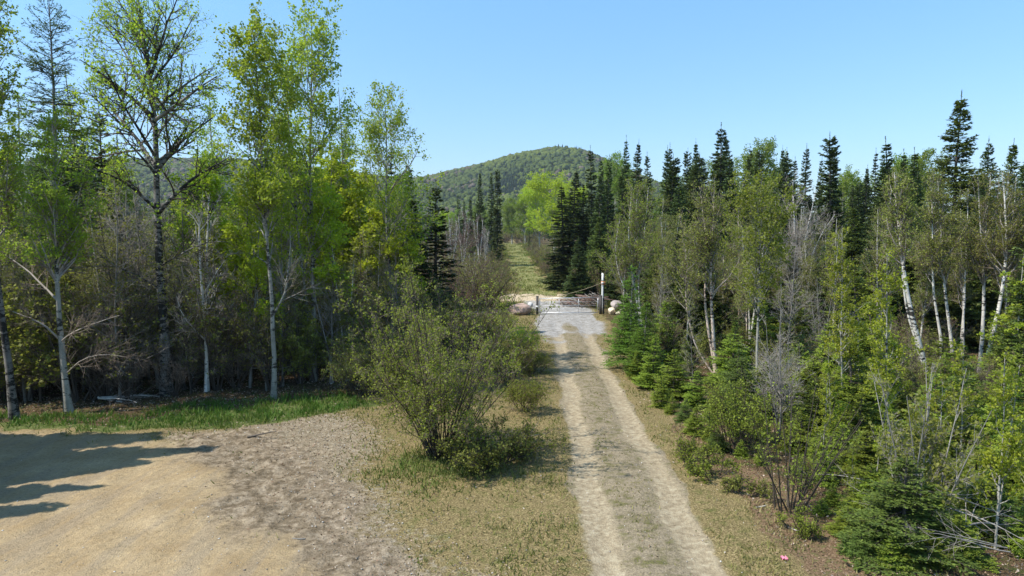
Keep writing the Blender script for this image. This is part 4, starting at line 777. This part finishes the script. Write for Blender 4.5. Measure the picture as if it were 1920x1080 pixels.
for i, (k, px, top, Y, w_, lb) in enumerate([
    ('birch0',1260,400,40,1.0,'olive birch left of the pinkish birch clump'),('birch1',1235,370,44,1.1,'hazy olive birch between the tamarack and the pinkish birches'),('birch2',1385,380,36,1.1,'brownish birch right of the pinkish birch clump'),('birch3',1640,370,33,1.0,'olive birch left of the thick leaning birch'),
    ('birch0',1720,390,30,1.0,'fine twigged birch over the thick leaning birch'),('birch1',1800,350,33,1.1,'olive twigged birch in front of the tall broad spruce'),('birch3',1560,420,32,1.0,'olive birch beside the leafless fan of limbs'),('birch2',1400,420,31,.9,'thin birch behind the young yellow green aspen'),
    ('birch1',1168,430,46,1.0,'olive birch standing just right of the white pole'),('birch0',1910,400,28,1.0,'birch at the right edge under the spruce'),('bare1',1235,500,33,1.0,'bare grey tree leaning over the tamaracks'),('bare0',1475,440,30,1.0,'bare thin tree below the leafless fan of limbs'),
    ('bare2',1540,520,28,1.0,'bare grey tree left of the yellow leaved saplings'),('yellow1',1540,700,17.2,1.1,'leafy sapling directly right of the vase shaped shrub'),('yellow2',1715,740,14.6,1.0,'leafy sapling right of the front sapling'),('yellow0',1640,700,15.4,1.0,'leafy sapling left of the front sapling'),('yellow1',1800,640,17,1.1,'leafy sapling below the straight white birch'),('yellow2',1600,840,14.2,.9,'short leafy sapling above the lowest firs'),('yellow0',1915,760,14.0,1.2,'leafy sapling cut by the right edge'),('yellow0',1665,580,23,1.0,'small yellow green sapling tucked behind the leaning birch'),('yellow1',1905,480,24,1.5,'bright yellow green sapling at the right edge beside the forked birch'),('yellow2',1760,700,17,1.2,'yellow green sapling in front of the white birches'),
    ('yellow0',1610,560,21,1.3,'yellow green sapling just left of the front sapling'),('yellow2',1560,640,17.5,1.0,'yellow green sapling low beside the vase shaped shrub'),('yellow1',1830,780,14.5,1.1,'yellow green sapling left of the one at the lower right edge'),('pole1',1480,600,21,1.0,'dead grey sapling behind the vase shaped shrub'),
    ('pole3',1300,560,27,1.0,'slanting bare sapling left of the pinkish birches'),('pole1',1500,640,22.5,1.0,'grey bare sapling between vase shaped shrub and firs'),('birch3',1500,400,40,1.0,'birch dimly seen behind the leafless fan of limbs'),('birch2',1850,330,37,1.1,'brownish birch crown above the forked birches')]):
    tree(k, px, Y, top, lb, 'tree', None, w=w_, rz=i*2.3)
# ------------------------------------------------------------------ thickets: repeats
prng = np.random.default_rng(11)
LMK = [(-400,'the left edge'),(28,'the leaning edge trunk'),(130,'the pale left birch'),(313,'the big poplar'),(513,'the slim white aspen'),(588,'the twin aspen'),(738,'the pale forked aspen'),(850,'the large bush'),(955,'the far trail'),
       (1066,'the gate'),(1172,'the young tamarack'),(1343,'the pinkish birches'),(1498,'the leafless birch'),(1660,'the front sapling'),(1787,'the slim white birches'),(1870,'the forked birch'),(2600,'the right edge')]
def field(n, keys, pxr, Yr, hr, lab, cat, grp, wr=(.9,1.3), cond=None, power=1.0):
    t = 0; items = []
    while len(items) < n and t < n*30:
        t += 1; px = prng.uniform(*pxr); Y = Yr[0]*(Yr[1]/Yr[0])**(prng.random()**power); x = xat(px, Y, float(H0(Y)))
        if (cond and not cond(px, Y, x)) or (960 < px < 1172 and Y < 57): continue
        items.append((px, put(keys[prng.integers(len(keys))], x, Y, prng.uniform(*hr), lab, cat, grp, w=prng.uniform(*wr), rz=prng.uniform(0, 6.28))))
    for (l0, n0), (l1, n1) in zip(LMK[:-1], LMK[1:]):
        cell = sorted([q for q in items if l0 <= q[0] < l1], key=lambda q: q[0])
        for i, (px, o) in enumerate(cell):
            k = f'{ORD[i]} from left' if i < 20 else f'{ordw(i)} from left'
            if len(cell) == 1: k = 'the only one'
            o['label'] = f'{lab} between {n0[4:]} and {n1[4:]}, {k}' if len(cell) > 1 else f'{lab} between {n0[4:]} and {n1[4:]}'
def left_ok(px, Y, x):                              # behind the front edge of the left forest, clear of the trail
    e = np.interp(px, [-100,60,200,330,520,650,760,850,950], [24.0,23.6,23.8,24.6,26.0,27.5,30,34,46]); return Y > e and x < road_x(Y)-(3.2 if Y < 48 else 5.0) and not (Y < 48 and x > -1.6)
def right_ok(px, Y, x): return x > np.interp(Y, [12,18,26,40,50,66,90],[6.8,6.8,6.8,6.6,7.6,6.6,4.6])
field(84, ['pole0','pole1','pole2','pole3'], (-60,780), (24,44), (4.5,8.5), 'thin dark sapling', 'tree', 'thin saplings in the left-hand thicket', cond=left_ok)
field(100, ['shrub0','shrub2','brush0','brush2','brush2'], (-60,860), (23.8,42), (2.4,4.6), 'shaded twiggy shrub', 'shrub', 'understorey shrubs of the left-hand forest', (1.0,1.5), left_ok)
field(34, ['brush2','brush0','bare1','pole1','shrub0'], (-60,780), (24.2,27.5), (3.0,5.4), 'grey front-edge shrub', 'shrub', 'sunlit shrubs along the front edge of the left-hand forest', (1.0,1.4), lambda a,b,c: left_ok(a,b,c) and not 255 < a < 365 and not 470 < a < 555)
field(60, ['bare0','bare1','bare2','fbare0','birch3'], (-80,760), (24.5,48), (4.5,8.0), 'bare grey tree', 'tree', 'bare grey trees of the left-hand thicket', (1.0,1.4), left_ok)
field(24, ['spruce0','spruce5','nspruce1'], (-120,770), (42,80), (8,11), 'deep-set dark spruce', 'spruce', 'spruces deep in the left-hand forest', (1.1,1.6), lambda a,b,c: left_ok(a,b,c))
field(30, ['sapling0','sapling2','aspen0','far1','birch1'], (-120,760), (36,90), (7.5,10.5), 'deep-set leafy tree', 'tree', 'leafy trees deep in the left-hand forest', (.9,1.3), left_ok)
field(60, ['brush0','brush1','brush3','fbare1'], (780,1010), (50,200), (2.6,5.0), 'reddish bare shrub', 'shrub', 'bare shrubs left of the far trail', (1.0,1.5), left_ok)
field(16, ['fbare0','fbare1','fbare2'], (830,950), (75,200), (6,9), 'leafless pale birch', 'tree', 'leafless birches left of the far trail', (.7,1.0), left_ok)
field(60, ['brush0','brush1','brush3','shrub1'], (990,1240), (53,190), (2.0,4.0), 'bare brown shrub', 'shrub', 'bare shrubs right of the far trail', (1.0,1.5), right_ok)
field(70, ['spruce0','spruce1','spruce2','spruce3','nspruce1'], (1080,2050), (48,110), (8,13.5), 'distant stand spruce', 'spruce', 'spruces of the dense right-hand stand', (1.0,1.5), right_ok)
field(40, ['birch0','birch1','birch3','bare2','pole2'], (1150,2000), (33,52), (4.5,7.5), 'fine twigged tree', 'tree', 'fine twigged trees of the right-hand thicket', (.9,1.3), right_ok)
field(44, ['nspruce0','nspruce1','nspruce0'], (1180,2050), (34,50), (4.0,6.2), 'dark shaded fir', 'fir', 'shaded firs of the right-hand thicket', (1.0,1.35), right_ok)
field(44, ['fir0','fir1','fir2','fir3','fir4'], (1200,2020), (12.5,30), (1.0,2.6), 'small young fir', 'fir', 'small young firs of the right-hand thicket', (1.5,2.2), right_ok)
field(50, ['brush2','shrub0','shrub2','brush0','brush1'], (1180,2000), (19,46), (1.6,3.0), 'tangled shrub', 'shrub', 'shrubs filling the right-hand thicket', (1.0,1.4), right_ok)
field(30, ['far1','far2','far3','fbare0'], (700,1300), (170,300), (8,13), 'pale distant tree', 'tree', 'distant trees around the end of the trail', (.9,1.3), lambda a,b,c: abs(c-road_x(b)) > 5 or b > 240)
field(16, ['brush1','brush3','shrub1','fbare1'], (925,1010), (215,250), (2.5,5.5), 'brown shrub closing the trail end', 'shrub', 'shrubs closing the far end of the trail', (1.2,1.8))
field(26, ['brush0','brush1','shrub1','shrub2'], (930,985), (70,190), (1.2,2.4), 'low trailside shrub', 'shrub', 'low shrubs on the left edge of the far trail', (1.0,1.4), lambda a,b,c: road_x(b)-5 < c < road_x(b)-2.8)
field(44, ['brush0','brush3','shrub1','shrub2'], (975,1060), (66,215), (1.2,2.8), 'low verge shrub', 'shrub', 'low shrubs on the right edge of the far trail', (1.0,1.4), lambda a,b,c: road_x(b)+2.6 < c < road_x(b)+5)
# trees standing left of the camera whose shadows fall across the clearing
for i, (x, y, h) in enumerate([(-16.4,16.8,11.5),(-15.8,15.6,9.4),(-15.0,14.6,7.6),(-14.6,13.6,6.4),(-18.4,15.4,11.5),(-19.5,17.4,13.5),(-13.9,11.0,4.4),(-20,14.0,11.5),(-17,13.6,8.5),(-18.0,17.6,11)]):
    put(f'spruce{i%8}', x, y, h, 'dark spruce standing left of the sandy clearing, just outside the photo', 'spruce', 'spruces left of the clearing', 1.25)

# ------------------------------------------------------------------ rocks, gate, brush pile and the small things
def solid(name, parts, mat, parent=None, smooth_=False):
    V, F = [], []; o = 0
    for v, f in parts: V.append(v); F.append(f+o); o += len(v)
    return link(name, mesh(name, np.vstack(V), np.vstack(F), [mat], smooth_=smooth_), parent)
def bar(a, b, r, S=8, K=2, sag=0, cap=True):
    a, b = np.array(a, float), np.array(b, float); t = np.linspace(0, 1, K)[:,None]; P = a+(b-a)*t; P[:,2] -= sag*4*(t*(1-t))[:,0]
    R = np.full(K, r)
    if cap: P = np.vstack([P[:1], P, P[-1:]]); P[0] -= (b-a)/np.linalg.norm(b-a)*.001; P[-1] += (b-a)/np.linalg.norm(b-a)*.001; R = np.r_[1e-4, R, 1e-4]
    return tubes(P[None], R[None], S)
def boxp(c, s):
    c = np.array(c, float); s = np.array(s, float)/2
    v = np.array([[x,y,z] for x in (-1,1) for y in (-1,1) for z in (-1,1)])*s+c
    return v, np.array([(0,1,3,2),(4,6,7,5),(0,4,5,1),(2,3,7,6),(0,2,6,4),(1,5,7,3)])
def rock(px, py, sx, sy, sz, col, label, seed, Y=None, name='boulder'):
    import bmesh
    bm = bmesh.new(); bmesh.ops.create_icosphere(bm, subdivisions=4, radius=1); r = np.random.default_rng(seed)
    V = np.array([v.co[:] for v in bm.verts]); F = np.array([[v.index for v in f.verts] for f in bm.faces]); bm.free()
    for _ in range(10):                               # knock flat facets off the sphere
        d = nrm(r.normal(0,1,3)*np.array([1,1,.8])); k = r.uniform(.62,.88); h = V@d; V = V-np.where(h > k, h-k, 0)[:,None]*d*.85
    V *= (1+.10*(fbm(V[:,0]*2+5, V[:,1]*2+V[:,2]*2, seed)-.5)+.04*(fbm(V[:,0]*7, V[:,2]*7+V[:,1]*7, seed+3)-.5))[:,None]
    V *= np.array([sx, sy, sz])/2
    x, y = at(px, py) if Y is None else (xat(px, Y, 0), Y)
    o = link(name, mesh(name, V, F, [plain('rock_'+str(seed), col, .9, .35, 3, bump=.5)], smooth_=True)); o.location = (x, y, ground_z(x, y)+sz*.30); o.rotation_euler = (0,0,seed)
    tag(o, label, 'rock'); return o
rock(973,590,1.9,1.5,1.15,(.38,.275,.225),'rounded pinkish boulder left of the gate',3)
rock(1157,580,1.35,1.1,1.05,(.36,.31,.29),'grey brown boulder right of the white pole',4, Y=53.5)
rock(1147,590,.75,.7,.65,(.66,.57,.42),'cream rock below the grey boulder, nearer the gate post',5)
rock(1168,591,1.15,.8,.6,(.62,.54,.42),'flat cream rock below the grey boulder, farther from the gate post',6)
rock(994,574,.55,.5,.45,(.58,.57,.55),'small whitish stone behind the pinkish boulder',7)
rock(930,596,1.1,.9,.7,(.30,.22,.20),'small brown boulder among the shrubs left of the pinkish boulder',8)
gy = at(1066, 590)[1]; gx0, gx1 = xat(1009,gy,0), xat(1124,gy,0); gz = float(H0(gy))
steel = plain('galvanised_steel', (.58,.59,.60), .45, .2, 10, .6); dark = plain('weathered_dark_post', (.06,.055,.05), .8, .3, 6); whitep = plain('white_paint', (.74,.75,.74), .6, .12, 5)
g = root('metal_gate', ((gx0+gx1)/2, gy, gz)); tag(g, 'closed light metal bar gate across the gravel trail', 'gate'); W2 = (gx1-gx0)/2-.12
solid('frame', [bar((-W2,0,1.22),(W2,0,1.30),.032), bar((-W2,0,.16),(W2,0,.16),.03), bar((-W2,0,.15),(-W2,0,1.23),.03), bar((W2,0,.15),(W2,0,1.31),.03)], steel, g)
for t in (.0,1/3,2/3):
    if t: solid('upright', [bar((-W2+2*W2*t,0,.16),(-W2+2*W2*t,0,1.22+.08*t),.017)], steel, g)
for z in (.42,.68,.95): solid('rail', [bar((-W2,0,z),(W2,0,z*1.03),.013)], steel, g)
solid('hinge', [boxp((W2+.03,0,.4),(.10,.05,.07)), boxp((W2+.03,0,1.05),(.10,.05,.07))], dark, g)
def post(x, y, h, w_, label, band=None, name='gate_post'):
    p = root(name, (x, y, gz)); tag(p, label, 'post'); solid('shaft', [bar((0,0,-.1),(0,0,h),w_,10)], dark, p)
    if band: solid('white_band', [bar((0,0,band-.06),(0,0,band+.06),w_+.012,12)], whitep, p)
    solid('cap', [bar((0,0,h),(0,0,h+.03),w_+.012,10)], dark, p)
post(gx0-.06, gy, 1.38, .10, 'dark wooden post at the left end of the gate with a white band', .62)
post(gx1+.08, gy, 1.42, .11, 'dark square-ish post at the right end of the gate')
post(gx1+.30, gy+.1, 1.2, .07, 'thinner dark post close beside the right gate post')
px_, py_ = xat(1129.5, gy+.8, 0), gy+.8; ph = zfromy(512, py_)-gz
pl = root('white_pole', (px_, py_, gz)); tag(pl, 'tall white pole behind the right end of the gate', 'pole')
solid('shaft', [bar((0,0,-.1),(0,0,ph),.085,12,6)], whitep, pl); solid('band', [bar((0,0,ph-.62),(0,0,ph-.5),.09,12)], plain('grey_band', (.35,.38,.36), .7), pl)
sg = root('warning_sign', (px_, py_-.11, zfromy(530.5, py_)-.0)); tag(sg, 'small orange and white sign fixed to the white pole', 'sign')
solid('plate', [boxp((.03,0,0),(.34,.02,.24))], plain('orange_sign', (.62,.24,.12), .6, .15, 12), sg); solid('white_panel', [boxp((-.03,-.013,0),(.16,.006,.15))], whitep, sg)
a, b = np.array((px_-.09, py_-.05, zfromy(530, py_))), np.array(P3(1040, 556, gy+.6))
solid('rope', [bar(a, b, .011, 6, 14, .12)], plain('pale_rope', (.50,.42,.27), .8)); tag(bpy.data.objects['rope'], 'slack pale rope running from the white pole down over the gate', 'rope')
rr = np.random.default_rng(9)
pile = root('brush_pile', (*at(1096,580), 0)); tag(pile, 'heap of cut reddish brown poles lying behind the right half of the gate', 'brush pile'); pile.location.z = gz
for i in range(84):
    t = rr.random(); c = np.array([-1.6+3.0*t+rr.normal(0,.15), 3.0-2.6*t+rr.normal(0,.4), .15+.95*rr.random()*(.2+.9*t)]); an = RAD(-58)+rr.normal(0,.30); L = rr.uniform(1.2,3.0); el = rr.normal(-.10,.16)
    d = np.array([math.cos(an)*math.cos(el), math.sin(an)*math.cos(el), math.sin(el)])*L/2
    lg = [bar(c-d, c+d, rr.uniform(.014,.036), 6, 3, rr.normal(0,.03))]
    solid('stick', lg, [M['twig_red'], M['brown'], M['gray'], M['twig_red']][i%4], pile)
bx, by = at(905, 600); lp = root('branch_heap', (bx, by, ground_z(bx, by))); tag(lp, 'heap of purplish grey cut branches left of the pinkish boulder', 'brush pile')
for i in range(26):
    c = np.array([rr.normal(0,.8), rr.normal(0,.4), .15+.4*rr.random()]); an = rr.normal(.15,.3); L = rr.uniform(1,2.6); d = np.array([math.cos(an), math.sin(an), rr.normal(.1,.12)])*L/2
    solid('branch', [bar(c-d, c+d, rr.uniform(.015,.04), 6)], [M['twig_red'], M['gray']][i%2], lp)
def fallen(px, py, Y, label, seed, n, L, r0, az, mat=None, z0=.25, el=.08, name='fallen_branch', kids=8):
    r = np.random.default_rng(seed); x = xat(px, Y, 0)
    for j in range(n):
        a_ = az+r.normal(0,.35); d = np.array([math.cos(a_), math.sin(a_), el+r.normal(0,.06)]); p = np.array([0,0,0.]); Q = [p]
        for k in range(9): d = nrm(d+r.normal(0,.09,3)*np.array([1,1,.5])+np.array([0,0,-.015*k+.02])); p = p+d*L*r.uniform(.8,1.1)/9; Q.append(p)
        P = np.array(Q)[None]; R = np.linspace(r0, r0*.25, 10)[None]
        P1,R1,_,_ = spawn(r, P, R, kids, .15,.95, 42, lambda t,i: L*.38*(1.1-.8*t), 6, .03,.12,.55,.3, rmin=.003); P2,R2,_,_ = spawn(r, P1, R1, 4, .2,.95, 42, lambda t,i: L*.13*(1.1-.6*t), 5, .02,.14,.6,.4, rmin=.0022)
        o = root(name, (x+r.normal(0,.12), Y+r.normal(0,.12), ground_z(x, Y)+z0*r.uniform(.5,1.2))); tag(o, label if n == 1 else label, 'branch', None if n == 1 else label.split(',')[0])
        q = tubes(P, R, 7); link('stem', mesh('stem', *q, [mat or M['gray']], smooth_=True), o)
        q = merge([(*tubes(P1, R1, 4), 0, .5), (*tubes(P2, R2, 3), 0, .5)]); link('twigs', mesh('twigs', q[0], q[1], [M['twig_gray']]), o)
fallen(1775,1050,11.9,'long pale bare branch arching to the right edge at the bottom right corner',601,1,2.4,.03,.25,None,.55,.15)
fallen(1880,1065,11.6,'dead grey branches tangled along the bottom right corner',602,3,1.8,.011,2.9,None,.5,.1)
fallen(1730,960,13.0,'dead grey branches bending down left of the lower right sapling',603,2,2.0,.018,-.3,None,1.2,-.1)
fallen(1690,930,13.8,'grey branches reaching left from the grey stemmed clump',604,2,2.3,.015,3.2,None,.8,.1)
fallen(185,765,24.2,'pale dead branches lying in the shade under the left-hand trees',605,4,2.4,.03,.1,M['birch'],.15,.03)
fallen(860,862,17.9,'pale dead branch lying at the foot of the large bush',606,1,2.6,.022,-.05,None,.2,.02)
fallen(455,838,19.7,'dark weathered stick lying on the churned soil of the clearing',608,1,.9,.035,.12,M['brown'],.05,0,'weathered_stick',2)
for i,(px,py,az,lb) in enumerate([(1428,952,.3,'short pale stick lying left of the vase shaped shrub'),(1487,995,-1.1,'short whitish stick lying below the vase shaped shrub'),(1240,700,.9,'grey stick on the right verge by the first firs'),(560,1010,-.2,'thin stick on the churned soil near the bottom of the photo')]):
    x, y = at(px, py); q = bar((-.14,0,.02),(.14,0,.035),.012,6,4,.01); o = link('stick', mesh('stick', *q, [M['birch'] if i < 2 else M['gray']], smooth_=True)); o.location = (x, y, ground_z(x,y)); o.rotation_euler = (0,0,az); tag(o, lb, 'stick')
x, y = at(1470, 1050); z = ground_z(x, y); r = np.random.default_rng(4)                      # crumpled pink scrap
u = np.linspace(-1,1,9); U, Vv = np.meshgrid(u, u); Zs = .018*r.normal(0,1,U.shape)+.03; S_ = .055*(1+.2*r.normal(0,1,U.shape))
idx = np.arange(81).reshape(9,9); F = np.stack([idx[:-1,:-1],idx[:-1,1:],idx[1:,1:],idx[1:,:-1]],-1).reshape(-1,4)
o = link('crumpled_scrap', mesh('crumpled_scrap', np.stack([U*S_,Vv*S_,Zs],-1).reshape(-1,3), F, [plain('pink_plastic', (.70,.22,.32), .5, .3, 20)])); o.location = (x, y, z); tag(o, 'small crumpled bright pink scrap on the dry grass at the bottom of the photo', 'litter')

tops = [o for o in SC.objects if o.parent is None and 'label' in o and o.get('kind') is None]; by = {}
for o in tops: by.setdefault(o['label'], []).append(o)
for lb, os_ in by.items():
    if len(os_) < 2 or 'just outside' in lb: continue
    os_.sort(key=lambda o: o.location.x/o.location.y)
    for i, o in enumerate(os_):
        nl_ = f'{lb}, {ordw(i)} from left'
        if len(nl_.split()) <= 16: o['label'] = nl_
cast = sorted([o for o in tops if 'just outside' in o['label']], key=lambda o: o.location.y)
for i, o in enumerate(cast): o['label'] = f'dark spruce just outside the photo left of the clearing, {ordw(i)} nearest the camera'
for o in tops:
    if not 4 <= len(o['label'].split()) <= 16: print('LABEL', o['label'])
# ------------------------------------------------------------------ haze
hz = newmat('haze_air'); m_, n_, b_, o_ = hz; n_.nodes.remove(b_)
pv = N(n_, 'ShaderNodeVolumePrincipled'); pv.inputs['Color'].default_value = (.80,.88,1,1); pv.inputs['Density'].default_value = HAZE = .00013; pv.inputs['Anisotropy'].default_value = .3
n_.links.new(pv.outputs[0], o_.inputs['Volume'])
v, f = boxp((0, 1500, 84), (6200, 3600, 178)); tag(link('haze', mesh('haze', v, f, [m_])), kind='stuff')
print('OBJECTS', len(SC.objects), 'POLYS', sum(len(m.polygons) for m in bpy.data.meshes))
